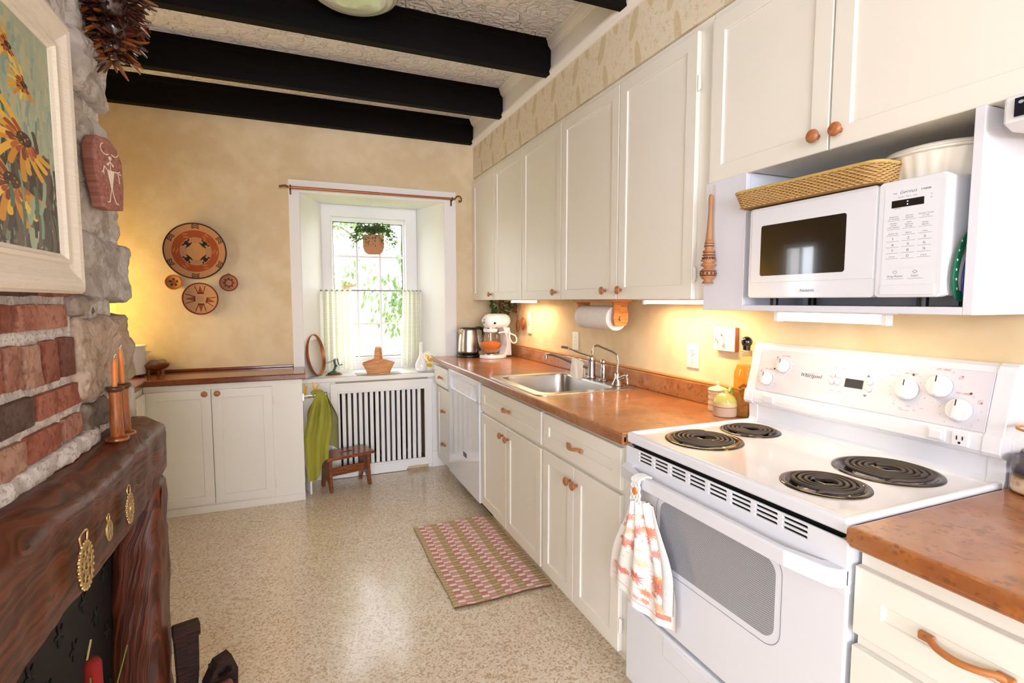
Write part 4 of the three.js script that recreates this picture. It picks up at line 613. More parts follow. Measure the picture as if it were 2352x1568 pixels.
{ // mixer tap, lever, spout
  const o = thing('faucet', 'chrome mixer tap with long lever at the sink', 'faucet', [1.555, YC + 0.005, -2.565]);
  mesh('body', lathe([[0, 0], [0.028, 0], [0.026, 0.006], [0.022, 0.012], [0.021, 0.095], [0.023, 0.1], [0.024, 0.118], [0.02, 0.126], [0.008, 0.13], [0, 0.13]], 32), M.chrome, o);
  mesh('spout', capped([[-0.01, 0.055, -0.015], [-0.06, 0.075, -0.075], [-0.13, 0.11, -0.16], [-0.165, 0.122, -0.2], [-0.18, 0.118, -0.222]], 0.009, 12, 40), M.chrome, o);
  mesh('aerator', cyl(0.011, 0.012, 0.026, -0.182, 0.094, -0.223, 18), M.chrome, o);
  mesh('lever', [...capped([[0, 0.122, 0], [-0.05, 0.143, -0.07], [-0.085, 0.165, -0.125]], 0.0045, 10, 20), ...capped([[-0.085, 0.165, -0.125], [-0.108, 0.169, -0.158]], 0.0085, 10, 8)], M.chrome, o);
  const s = thing('sink_sprayer', 'chrome hand sprayer standing between the two taps', 'sprayer', [1.555, YC + 0.005, -2.44]);
  mesh('holder', lathe([[0, 0], [0.026, 0], [0.024, 0.006], [0.016, 0.014], [0, 0.014]], 28), M.chrome, s); mesh('handle', lathe([[0, 0.012], [0.012, 0.012], [0.014, 0.02], [0.0155, 0.06], [0.012, 0.085], [0.012, 0.095], [0, 0.096]], 24), M.chrome, s); mesh('head', new THREE.SphereGeometry(0.0165, 20, 14).translate(-0.003, 0.106, 0.002), M.chrome, s);
  const f = thing('filter_tap', 'slim chrome water filter tap with angled neck', 'faucet', [1.535, YC + 0.005, -2.275]);
  mesh('body', [lathe([[0, 0], [0.03, 0], [0.029, 0.008], [0.017, 0.03], [0.013, 0.045], [0.013, 0.062], [0.008, 0.068], [0, 0.068]], 28), ...capped([[0, 0.035, 0], [0.012, 0.05, 0.035], [0.016, 0.058, 0.06]], 0.011, 10, 12)], M.chrome, f);
  mesh('neck', capped([[0, 0.06, 0], [0, 0.15, 0], [-0.004, 0.166, -0.01], [-0.055, 0.2, -0.08], [-0.062, 0.205, -0.092], [-0.072, 0.2, -0.105], [-0.08, 0.175, -0.113]], 0.0055, 12, 60), M.chrome, f); mesh('nozzle', cyl(0.0075, 0.008, 0.018, -0.081, 0.16, -0.1135, 14), M.chrome, f);
  mesh('lever', capped([[0.016, 0.058, 0.06], [0.01, 0.045, 0.075], [0.006, 0.02, 0.085]], 0.005, 8, 12), M.chrome, f);
}
{ // dish cloth over the spout
  const cloth = std({ color: '#e9dccb', roughness: 0.95, bumpMap: T.clothBump, bumpScale: 0.0008 });
  const g = grid(16, 24, (u, v) => { const s = (v - 0.45) * 0.26, over = Math.abs(s), side = s < 0 ? -1 : 1, f = 0.008 * Math.sin(u * 9 + over * 20) * Math.min(1, over * 14); const al = u * 0.07; return [-0.035 + al * -0.55 + side * (0.008 + over * 0.16) * 0.55, 0.088 + al * 0.38 - Math.max(0, over - 0.006) * 0.98, -0.03 - al * 0.85 - side * (0.008 + over * 0.12) * 0.3 + f]; }, 0.003);
  solo('dish_cloth', 'cream dish cloth folded over the spout of the sink tap', 'cloth', g, cloth, [1.555, YC + 0.005, -2.565]);
}
{ // kettle
  const o = thing('electric_kettle', 'brushed steel electric kettle with black base and handle', 'kettle', [1.262, YC, -3.97], 0.15);
  mesh('base', lathe([[0, 0], [0.09, 0], [0.092, 0.004], [0.092, 0.016], [0.085, 0.024], [0, 0.024]], 44), M.black, o);
  mesh('body', lathe([[0, 0.022], [0.084, 0.024], [0.0845, 0.05], [0.078, 0.14], [0.067, 0.212], [0.063, 0.226], [0, 0.227]], 56), M.steel, o);
  mesh('lid', lathe([[0.062, 0.226], [0.058, 0.233], [0, 0.236]], 40), M.black, o);
  mesh('spout', ext(poly([[0, 0], [0.036, 0.058], [0.03, 0.062], [0, 0.05]]), 0.03, 0.003).translate(0.06, 0.165, -0.015).rotateY(PI), M.steel, o);
  mesh('handle', tube([[0.058, 0.228, 0.02], [0.088, 0.23, 0.03], [0.112, 0.216, 0.035], [0.112, 0.16, 0.036], [0.098, 0.09, 0.032], [0.083, 0.045, 0.026]], 0.0115, 10, 40), M.black, o);
  mesh('water_gauge', new THREE.CylinderGeometry(0.0725, 0.0835, 0.115, 12, 1, true, 0.33, 0.34).translate(0, 0.112, 0), phy({ color: '#5d5a5c', roughness: 0.15 }), o);
}
{ // stand mixer with glass bowl
  const o = thing('stand_mixer', 'white stand mixer with glass bowl and orange mix inside', 'stand mixer', [1.455, YC, -3.83], 0);   // head points to local -x
  const en = M.enamel; o.rotation.y = 0.3;   // head towards the room
  mesh('foot', ext((() => { const s = new THREE.Shape(); s.absellipse(-0.04, 0, 0.115, 0.092, 0, PI * 2); return s; })(), 0.012, 0.008, 3, 28).rotateX(-PI / 2).translate(0, 0.008, 0), en, o);
  mesh('column', ext(poly([[0.045, 0], [0.12, 0], [0.112, 0.1], [0.1, 0.225], [0.03, 0.23], [0.062, 0.15], [0.068, 0.08]]), 0.066, 0.012, 3).translate(0, 0.012, -0.033), en, o);
  const hd = new THREE.CapsuleGeometry(0.062, 0.13, 14, 28).rotateZ(PI / 2).scale(1, 0.98, 0.98).translate(-0.005, 0.288, 0); mesh('head', hd, en, o);
  mesh('trim_band', [new THREE.CylinderGeometry(0.056, 0.056, 0.008, 36).translate(-0.065, 0.236, 0)], M.chrome, o);
  mesh('hub_collar', lathe([[0, 0.2], [0.05, 0.2], [0.056, 0.212], [0.056, 0.232], [0, 0.234]], 36).translate(-0.065, 0, 0), en, o);
  mesh('attachment_knob', lathe([[0, 0], [0.021, 0], [0.019, 0.01], [0, 0.012]], 24).rotateZ(PI / 2).translate(-0.128, 0.29, 0.0), M.dull, o); mesh('lock_knob', lathe([[0, 0], [0.009, 0], [0.008, 0.012], [0, 0.013]], 16).rotateX(PI / 2).translate(-0.07, 0.276, 0.059), M.black, o);
  mesh('shaft', cyl(0.011, 0.011, 0.1, -0.065, 0.112, 0, 14), M.chrome, o);
  mesh('bowl_plate', lathe([[0, 0.02], [0.05, 0.02], [0.052, 0.034], [0.04, 0.038], [0, 0.038]], 28).translate(-0.065, 0, 0), M.chrome, o);
  mesh('bowl', lathe([[0.032, 0.042], [0.062, 0.056], [0.086, 0.09], [0.099, 0.135], [0.103, 0.178], [0.106, 0.178], [0.1, 0.134], [0.089, 0.088], [0.064, 0.052], [0.032, 0.038]], 48).translate(-0.065, 0, 0), M.glass, o);
  mesh('mix', lathe([[0, 0.045], [0.05, 0.052], [0.076, 0.085], [0.086, 0.118], [0.05, 0.13], [0, 0.134]], 32).translate(-0.065, 0, 0), std({ color: '#c46a24', roughness: 0.7 }), o);
  mesh('bowl_handle', tube([[-0.16, 0.16, 0.03], [-0.192, 0.15, 0.05], [-0.195, 0.1, 0.05], [-0.15, 0.075, 0.03]], 0.006, 8, 24), M.glass, o);
  mesh('cord', tube([[0.09, 0.2, 0.03], [0.05, 0.2, 0.1], [0.03, 0.16, 0.12], [0.06, 0.12, 0.125], [0.1, 0.13, 0.12], [0.1, 0.17, 0.11], [0.06, 0.19, 0.1], [0.0, 0.205, 0.085], [-0.04, 0.2, 0.07]], 0.0055, 8, 70), M.white, o);
}
function leafGeo(L, W) { const g = new THREE.BufferGeometry(); g.setAttribute('position', new THREE.Float32BufferAttribute([0, 0, 0, W, L * 0.45, 0.006, 0, L * 0.5, -0.004, 0, 0, 0, 0, L * 0.5, -0.004, -W, L * 0.45, 0.006, 0, L * 0.5, -0.004, W, L * 0.45, 0.006, 0, L, 0, 0, L * 0.5, -0.004, 0, L, 0, -W, L * 0.45, 0.006], 3)); g.computeVertexNormals(); return g; }
function leaves(n, seed, L, W, fn) { const r = mulberry(seed), out = [], q = new THREE.Quaternion(), m = new THREE.Matrix4(); for (let i = 0; i < n; i++) { const [p, d] = fn(r, i), s = 0.6 + r() * 0.7; q.setFromUnitVectors(V3(0, 1, 0), d.normalize()); const q2 = new THREE.Quaternion().setFromAxisAngle(V3(0, 1, 0), r() * 6.28); m.compose(p, q.clone().multiply(q2), V3(s, s, s)); out.push(leafGeo(L, W).applyMatrix4(m)); } return out; }
const leafMat = (c, tr = 0.3) => phy({ color: c, roughness: 0.6, side: THREE.DoubleSide, transmission: tr, thickness: 0 });
{ // dried and green sprigs in the corner under the wall cabinets
  const o = thing('herb_bunch', 'green and brown herb bunch hanging in the corner above the mixer', 'herb bunch', [1.54, 1.155, -3.93]);
  const f = mesh('foliage', leaves(150, 41, 0.035, 0.011, (r) => { const t = r(), a = r() * 6.28, R = 0.02 + 0.05 * t; return [V3(Math.cos(a) * R - 0.02 + t * 0.01, t * 0.2, Math.sin(a) * R), V3(Math.cos(a), -0.9 + r(), Math.sin(a))]; }), leafMat('#3f6a2e'), o, true); f.userData.kind = 'stuff';
  const d = mesh('dry_foliage', leaves(110, 43, 0.03, 0.008, (r) => { const t = r(), a = r() * 6.28, R = 0.05; return [V3(Math.cos(a) * R + 0.02, 0.1 + t * 0.1, Math.sin(a) * R + 0.07), V3(Math.cos(a), -0.5 + r(), Math.sin(a))]; }), leafMat('#7a5a30'), o, true); d.userData.kind = 'stuff';
  mesh('cord', rod([0, 0.18, 0.02], [0, 0.206, 0.02], 0.004), M.dark, o);
}
{ // copper ladle, wooden spatula, plaque on the wall
  const o = thing('copper_ladle', 'copper ladle hanging on the wall under the cabinets', 'ladle', [1.618, 1.21, -3.68]);
  mesh('bowl', new THREE.SphereGeometry(0.045, 28, 18).scale(0.3, 1.15, 0.8).translate(-0.006, -0.035, 0), M.copper, o); mesh('handle', rod([-0.01, 0.01, 0], [-0.004, 0.14, 0], 0.004), M.copper, o);
  const s = thing('wooden_spatula', 'brown speckled wooden spoon hanging beside the ladle', 'spoon', [1.615, 1.155, -3.79]);
  mesh('paddle', new THREE.SphereGeometry(0.03, 20, 14).scale(0.3, 1.7, 1).translate(0, 0, 0), M.stool, s); mesh('handle', rod([0, 0.045, 0], [0.005, 0.2, 0], 0.005), M.stool, s);
  T.plaque = print(128, 512, (g, w, h) => { g.fillStyle = '#f1e8d6'; g.fillRect(0, 0, w, h); g.fillStyle = '#d9a254'; for (const [x, y, r] of [[64, 250, 26], [56, 310, 30], [72, 200, 18], [60, 365, 18]]) { g.beginPath(); g.arc(x, y, r, 0, 7); g.fill(); } g.strokeStyle = '#8c9a5a'; g.lineWidth = 6; g.beginPath(); g.moveTo(64, 120); g.quadraticCurveTo(40, 220, 70, 400); g.stroke(); });
  const p = thing('wall_plaque', 'narrow cream painted plaque beside the hanging ladle', 'plaque', [1.639, 1.105, -3.6], onRight); mesh('board', bx(-0.028, 0.028, 0, 0.165, 0, 0.012, 0.002), M.ceramic, p); mesh('picture', new THREE.PlaneGeometry(0.05, 0.158).translate(0, 0.082, 0.0126), std({ map: T.plaque, roughness: 0.5 }), p, true);
}
// sockets
[[-2.935, -2.862, 1.04, 1.155, 'white wall socket beside the paper towel roll'], [-1.872, -1.797, 1.052, 1.16, 'white wall socket beside the hummingbird tile']].forEach(([z0, z1, y0, y1, label]) => {
  const o = thing('wall_socket', label, 'socket', [1.639, y0, z0], onRight, 'wall sockets'), w = z1 - z0, h = y1 - y0;
  mesh('plate', bx(0, w, 0, h, 0, 0.006, 0.002, 2), M.ceramic, o);
  for (const cy of [h * 0.3, h * 0.7]) { const r = mesh('receptacle', ext(rrect(w / 2 - 0.017, cy - 0.014, w / 2 + 0.017, cy + 0.014, 0.012), 0.002).translate(0, 0, 0.006), M.porcelain, o); mesh('slots', [bx(w / 2 - 0.008, w / 2 - 0.006, cy - 0.002, cy + 0.008, 0.0078, 0.0084), bx(w / 2 + 0.006, w / 2 + 0.008, cy - 0.002, cy + 0.007, 0.0078, 0.0084), bx(w / 2 - 0.002, w / 2 + 0.002, cy - 0.009, cy - 0.005, 0.0078, 0.0084)], M.dark, r); }
  mesh('screw', cyl(0.003, 0.003, 0.001, 0, 0, 0, 12).rotateX(PI / 2).translate(w / 2, h / 2, 0.006), M.dull, o);
});
{ // hummingbird tile
  T.tile = print(512, 440, (g, w, h) => { g.fillStyle = '#efdfd0'; g.fillRect(0, 0, w, h); const st = (c, lw, ...p) => { g.strokeStyle = c; g.lineWidth = lw; g.lineCap = 'round'; g.beginPath(); g.moveTo(p[0], p[1]); for (let i = 2; i < p.length; i += 4) g.quadraticCurveTo(p[i], p[i + 1], p[i + 2], p[i + 3]); g.stroke(); };
    st('#8fa04a', 16, 180, 150, 230, 150, 260, 180); st('#8a8f6a', 9, 255, 160, 290, 110, 330, 40); st('#8a8f6a', 9, 260, 175, 330, 150, 450, 165); st('#c9b08a', 26, 230, 190, 250, 230, 265, 300); g.fillStyle = '#d4532a'; g.beginPath(); g.ellipse(190, 150, 30, 20, 0.5, 0, 7); g.fill(); g.fillStyle = '#a8ad4e'; g.beginPath(); g.ellipse(170, 128, 22, 12, 0.2, 0, 7); g.fill(); st('#6b5a3c', 5, 150, 140, 100, 170, 60, 205); g.fillStyle = '#9c8478'; g.beginPath(); g.moveTo(240, 300); g.lineTo(200, 370); g.lineTo(300, 400); g.lineTo(275, 300); g.fill();
    st('#8f9a55', 9, 150, 430, 120, 330, 40, 230); st('#8f9a55', 8, 120, 400, 150, 330, 170, 300); st('#8f9a55', 8, 60, 390, 110, 400, 140, 410); g.fillStyle = '#d9612f'; for (const [x, y, a] of [[40, 235, -0.5], [60, 250, 0.2], [95, 265, 0.1], [105, 300, 0.2]]) { g.beginPath(); g.ellipse(x, y, 9, 30, a, 0, 7); g.fill(); } });
  const o = thing('hummingbird_tile', 'pale square tile with a painted hummingbird on the wall', 'tile', [1.639, 1.146, -1.69], onRight);
  mesh('board', bx(0, 0.115, 0, 0.098, 0, 0.02, 0.002), std({ color: '#a4643c', roughness: 0.7 }), o); mesh('face', [bx(0.0, 0.113, 0.001, 0.098, 0.02, 0.0215)], M.ceramic, o); mesh('picture', new THREE.PlaneGeometry(0.112, 0.096).translate(0.0565, 0.0495, 0.0219), phy({ map: T.tile, roughness: 0.3 }), o, true);
}
{ // oil bottle
  const o = thing('oil_bottle', 'tall square glass bottle of golden oil with black stopper', 'bottle', [1.592, YC, -1.492], 0.15);
  const bottle = rrect(-0.034, -0.034, 0.034, 0.034, 0.008);
  const loft = (levels) => { const pos = [], idx = []; let n = 0; levels.forEach(([h, y, r]) => { const p = rrPts(-h, -h, h, h, Math.min(r, h * 0.98), 4); n = p.length; p.forEach((q) => pos.push(q.x, y, q.y)); }); for (let k = 0; k < levels.length - 1; k++) for (let i = 0; i < n; i++) { const a = k * n + i, b = k * n + (i + 1) % n, c = a + n, d = b + n; idx.push(a, c, b, b, c, d); } const lo = pos.length / 3; pos.push(0, levels[0][1], 0); const hi = lo + 1; pos.push(0, levels[levels.length - 1][1], 0); for (let i = 0; i < n; i++) { idx.push(lo, i, (i + 1) % n); idx.push(hi, (levels.length - 1) * n + (i + 1) % n, (levels.length - 1) * n + i); } const g = new THREE.BufferGeometry(); g.setAttribute('position', new THREE.Float32BufferAttribute(pos, 3)); g.setIndex(idx); g.computeVertexNormals(); return toCreasedNormals(g.toNonIndexed(), 0.9); };
  mesh('glass', loft([[0.03, 0, 0.008], [0.034, 0.004, 0.009], [0.034, 0.17, 0.009], [0.03, 0.205, 0.02], [0.018, 0.232, 0.017], [0.0155, 0.24, 0.015], [0.0155, 0.262, 0.015]]), phy({ color: '#fffbe8', roughness: 0.02, transmission: 1, thickness: 0, ior: 1.45 }), o);
  mesh('oil', loft([[0.031, 0.004, 0.008], [0.0325, 0.008, 0.009], [0.0325, 0.17, 0.009], [0.029, 0.2, 0.018]]), phy({ color: '#f8d988', roughness: 0.05, transmission: 0.85, thickness: 0, ior: 1.3 }), o);
  const pep = [], r = mulberry(9); for (let i = 0; i < 6; i++) { const y = 0.02 + i * 0.018, a = r() * 6.28; pep.push(tube([[Math.cos(a) * 0.02, y, Math.sin(a) * 0.02], [Math.cos(a + 1) * 0.022, y + 0.008, Math.sin(a + 1) * 0.022], [Math.cos(a + 2) * 0.022, y + 0.002, Math.sin(a + 2) * 0.022]], 0.006, 7, 12)); } mesh('peppers', pep, std({ color: '#9c5a1c', roughness: 0.6 }), o);
  mesh('raffia', [0.236, 0.242, 0.248, 0.254].map((y, i) => new THREE.TorusGeometry(0.0175, 0.0028, 6, 24).rotateX(PI / 2 + (i - 1.5) * 0.06).translate(0, y, 0)), std({ color: '#c9a876', roughness: 0.9 }), o);
  mesh('stopper', [new THREE.SphereGeometry(0.021, 24, 18).translate(0, 0.29, 0), cyl(0.013, 0.015, 0.02, 0, 0.258, 0, 18)], M.blackGloss, o);
}
{ // stoneware jug and lidded crock
  const j = thing('stoneware_jug', 'small stoneware jug, green glaze over bare pink clay', 'jug', [1.532, YC, -1.531], 0.4);
  mesh('body', lathe([[0, 0], [0.041, 0], [0.043, 0.003], [0.043, 0.038]], 40), std({ color: '#bda08a', roughness: 0.75, map: T.grey }), j);
  mesh('glaze', lathe([[0.0432, 0.036], [0.0436, 0.04], [0.0434, 0.054]], 40), phy({ color: '#cdb083', roughness: 0.3 }), j); mesh('glaze_line', new THREE.TorusGeometry(0.0436, 0.0011, 6, 44).rotateX(PI / 2).translate(0, 0.038, 0), std({ color: '#5c3a2a', roughness: 0.5 }), j);
  mesh('shoulder', lathe([[0.0434, 0.053], [0.0425, 0.06], [0.034, 0.076], [0.02, 0.087], [0.0125, 0.091], [0.012, 0.098], [0.014, 0.1], [0.009, 0.1], [0.008, 0.093], [0, 0.09]], 40), phy({ color: '#b4b062', roughness: 0.15, clearcoat: 0.6 }), j);
  mesh('handle', tube([[0.008, 0.094, 0.008], [0.016, 0.108, 0.012], [0.027, 0.106, 0.014], [0.033, 0.092, 0.014], [0.032, 0.074, 0.012]], 0.0058, 8, 24), phy({ color: '#9fae58', roughness: 0.15, clearcoat: 0.6 }), j);
  const c = thing('lidded_crock', 'small cream ribbed crock with a lid behind the jug', 'crock', [1.572, YC, -1.612]);
  const pts = [[0, 0], [0.034, 0], [0.036, 0.003]]; for (let i = 0; i < 14; i++) pts.push([0.0355 + 0.0012 * Math.sin(i * 1.6), 0.006 + i * 0.0055]); pts.push([0.034, 0.084], [0, 0.085]); mesh('pot', lathe(pts, 40), phy({ color: '#dcc29a', roughness: 0.4 }), c);
  mesh('lid', lathe([[0, 0.084], [0.036, 0.084], [0.039, 0.088], [0.034, 0.093], [0.014, 0.101], [0.005, 0.104], [0.0055, 0.11], [0.008, 0.115], [0.005, 0.12], [0, 0.121]], 36), phy({ color: '#e3cfae', roughness: 0.35 }), c);
}
{ // paper towel holder and roll
  const o = thing('towel_holder', 'wooden paper towel bracket under the wall cabinet', 'towel holder', [1.47, 1.357, -2.56], onRight);
  const side = (() => { const s = new THREE.Shape(); s.moveTo(-0.05, 0); s.quadraticCurveTo(-0.03, -0.03, -0.045, -0.06); s.quadraticCurveTo(-0.05, -0.11, -0.032, -0.128); s.lineTo(0.03, -0.128); s.quadraticCurveTo(0.045, -0.1, 0.036, -0.06); s.quadraticCurveTo(0.03, -0.03, 0.05, 0); return s; })();
  mesh('bracket', ext(side, 0.014, 0.002).rotateY(-PI / 2).translate(0.4, 0, 0), M.oak, o); mesh('bracket', ext(side, 0.014, 0.002).rotateY(-PI / 2).translate(0.045, 0, 0), M.oak, o);
  mesh('top_board', bx(0.02, 0.42, -0.012, 0, -0.055, 0.055, 0.002), M.oak, o); mesh('dowel', rod([0.02, -0.092, 0], [0.413, -0.092, 0], 0.011, 16), M.oak, o);
  const p = thing('paper_towel', 'white paper towel roll hanging in the wooden bracket', 'paper towel', [1.47, 1.265, -2.505], onRight);
  mesh('paper', ext((() => { const s = new THREE.Shape(); s.absarc(0, 0, 0.062, 0, PI * 2); const h = new THREE.Path(); h.absarc(0, 0, 0.02, 0, PI * 2); s.holes.push(h); return s; })(), 0.31, 0.003, 2, 40).rotateY(PI / 2), std({ color: '#f2eeea', roughness: 0.95, map: T.grey }), p); mesh('core', ext((() => { const s = new THREE.Shape(); s.absarc(0, 0, 0.0205, 0, PI * 2); const h = new THREE.Path(); h.absarc(0, 0, 0.0185, 0, PI * 2); s.holes.push(h); return s; })(), 0.312, 0, 1, 24).rotateY(PI / 2), std({ color: '#a58a6a', roughness: 0.9 }), p);
}
// lamps under the cabinets: glowing tube and light of the same size just below
function stripLamp(label, x, y, z0, z1, r, color, intensity, glow, seen) {
  const o = thing('under_cabinet_lamp', label, 'lamp', [x, y, z0], onRight, 'lamps under the wall cabinets'), L = z1 - z0;
  mesh('housing', bx(0, L, -0.004, 0, -0.03, 0.03, 0.001), M.white, o);
  mesh('tube', [new THREE.CapsuleGeometry(r, L - 2 * r - 0.03, 6, 16).rotateZ(PI / 2).translate(L / 2, -0.003 - r, 0)], std({ color: '#fff4dc', emissive: new THREE.Color(...glow), emissiveIntensity: 1, roughness: 0.5 }), o);
  for (const x of [0, L - 0.016]) mesh('end_cap', bx(x, x + 0.016, -0.006 - 2 * r, -0.004, -r, r, 0.003), M.white, o);
  const l = new THREE.RectAreaLight(new THREE.Color(...color), intensity, L - 0.03, 2 * r); l.position.set(L / 2, -0.012 - 2 * r, 0); l.rotation.x = -PI / 2; o.add(l);
}
const WARM = [1, 0.72, 0.4];
stripLamp('short glowing strip lamp under the cabinet above the mixer', 1.5, YU0, -3.64, -3.16, 0.0085, WARM, 130, [3.4, 2.8, 1.9]);
stripLamp('glowing strip lamp under the cabinet beside the whisk panel', 1.5, YU0, -2.02, -1.5, 0.0085, WARM, 130, [3.4, 2.8, 1.9]);
stripLamp('thick glowing tube lamp under the microwave shelf', 1.42, 1.32, -1.215, -0.87, 0.014, [1, 0.72, 0.38], 26, [3.4, 3.0, 2.3]);

// ------------------------------------------------------------------ microwave shelf and what hangs near it
{
  const o = thing('microwave', 'white microwave oven with dark window and keypad', 'microwave', [1.335, 1.338, -1.257], onRight), W = 0.546, H = 0.3, F = 0.022;
  mesh('case', bx(0.006, W, F + 0.003, H - 0.004, -0.255, -0.02, 0.006, 2), M.plastic, o);
  const face = rrect(0, F, 0.395, H, 0.012); mesh('door', [ext(face, 0.018, 0.004, 3).translate(0, 0, -0.0235), bx(0.012, 0.393, F + 0.048, H - 0.008, -0.004, 0.001, 0.001)], M.enamel, o);
  mesh('door_window', ext(rrect(0.048, 0.09, 0.318, 0.243, 0.007), 0.0012).translate(0, 0, 0.0006), M.blackGloss, o);
  mesh('control_side', [ext(rrect(0.397, F, W, H, 0.012), 0.018, 0.004, 3).translate(0, 0, -0.02)], M.enamel, o);
  T.keys = print(512, 1024, (g, w, h) => {
    g.fillStyle = '#e6e8f0'; g.fillRect(0, 0, w, h); g.textAlign = 'center'; g.fillStyle = '#3f4450'; g.font = 'bold 20px sans-serif'; g.fillText('THE', 100, 80); g.font = 'italic 52px sans-serif'; g.fillText('Genius', 225, 84); g.font = 'italic bold 30px sans-serif'; g.fillText('1100W', 385, 78);
    g.font = '20px sans-serif'; g.fillText('Sensor   More   Less', 220, 132); g.fillText('°C', 440, 150); g.fillText('lb', 440, 190); g.fillText('Defrost', 130, 270);
    const cell = (x, y, lines, big) => { g.font = big ? '46px sans-serif' : '24px sans-serif'; lines.forEach((t, i) => g.fillText(t, x, y - (lines.length - 1 - i) * 26)); g.fillRect(x - 62, y + 14, 124, 3); };
    [['Popcorn', '(3 Levels)'], ['Sensor', 'Reheat'], ['Sensor Cook', '(1-10)']].forEach((l, i) => cell(100 + i * 150, 400, l)); [['Power', 'Level', '(10 Levels)'], ['Auto', 'Defrost', '(lb/kg)'], ['Keep', 'Warm']].forEach((l, i) => cell(100 + i * 150, 510, l));
    ['Quick 30', 'More', 'Less'].forEach((t, i) => cell(100 + i * 150, 590, [t])); ['1', '2', '3', '4', '5', '6', '7', '8', '9'].forEach((t, i) => cell(100 + (i % 3) * 150, 665 + Math.floor(i / 3) * 76, [t], true)); cell(100, 885, ['Timer']); cell(250, 890, ['0'], true); cell(400, 885, ['Clock']);
  });
  mesh('keypad', new THREE.PlaneGeometry(0.118, 0.19).translate(0.472, 0.187, 0.0026), phy({ map: T.keys, roughness: 0.2, clearcoat: 0.5 }), o, true);
  T.keys2 = print(512, 256, (g, w, h) => { g.fillStyle = '#e6e8f0'; g.fillRect(0, 0, w, h); g.fillStyle = '#3f4450'; g.strokeStyle = '#3f4450'; g.lineWidth = 4; g.textAlign = 'center'; g.beginPath(); g.arc(140, 50, 16, 0, 7); g.stroke(); g.beginPath(); g.moveTo(330, 30); g.lineTo(352, 50); g.lineTo(330, 70); g.lineTo(308, 50); g.closePath(); g.stroke(); g.font = '32px sans-serif'; g.fillText('Stop/Reset', 140, 110); g.fillText('Start', 330, 110); g.fillRect(60, 128, 160, 3); g.fillRect(260, 128, 150, 3); g.font = '20px sans-serif'; g.fillText('NN-SU64LW', 410, 220); });
  mesh('keypad', new THREE.PlaneGeometry(0.118, 0.05).translate(0.472, 0.0665, 0.0026), phy({ map: T.keys2, roughness: 0.2, clearcoat: 0.5 }), o, true);
  const disp = mesh('display', bx(0.43, 0.5, 0.235, 0.252, 0.0026, 0.0034), M.blackGloss, o); mesh('colon', [bx(0.464, 0.4665, 0.239, 0.2415, 0.0034, 0.0038), bx(0.464, 0.4665, 0.2455, 0.248, 0.0034, 0.0038)], std({ color: '#cfe0ff', emissive: '#cfe0ff', emissiveIntensity: 1.2 }), disp);
  mesh('door_button', bx(0.412, 0.532, F + 0.006, F + 0.03, 0.0015, 0.0045, 0.002), M.enamel, o);
  T.brand = print(512, 96, (g, w, h) => { g.fillStyle = '#e4e6ee'; g.fillRect(0, 0, w, h); g.fillStyle = '#33363e'; g.font = 'bold 76px sans-serif'; g.textAlign = 'center'; g.fillText('Panasonic', w / 2, 74); });
  mesh('lettering', new THREE.PlaneGeometry(0.062, 0.0116).translate(0.213, F + 0.021, 0.0025), phy({ map: T.brand, roughness: 0.2 }), o, true);
  for (const [x, z] of [[0.06, -0.05], [0.48, -0.05], [0.06, -0.22], [0.48, -0.22]]) mesh('foot', cyl(0.012, 0.012, F + 0.004, x, 0, z, 14), M.black, o);
}
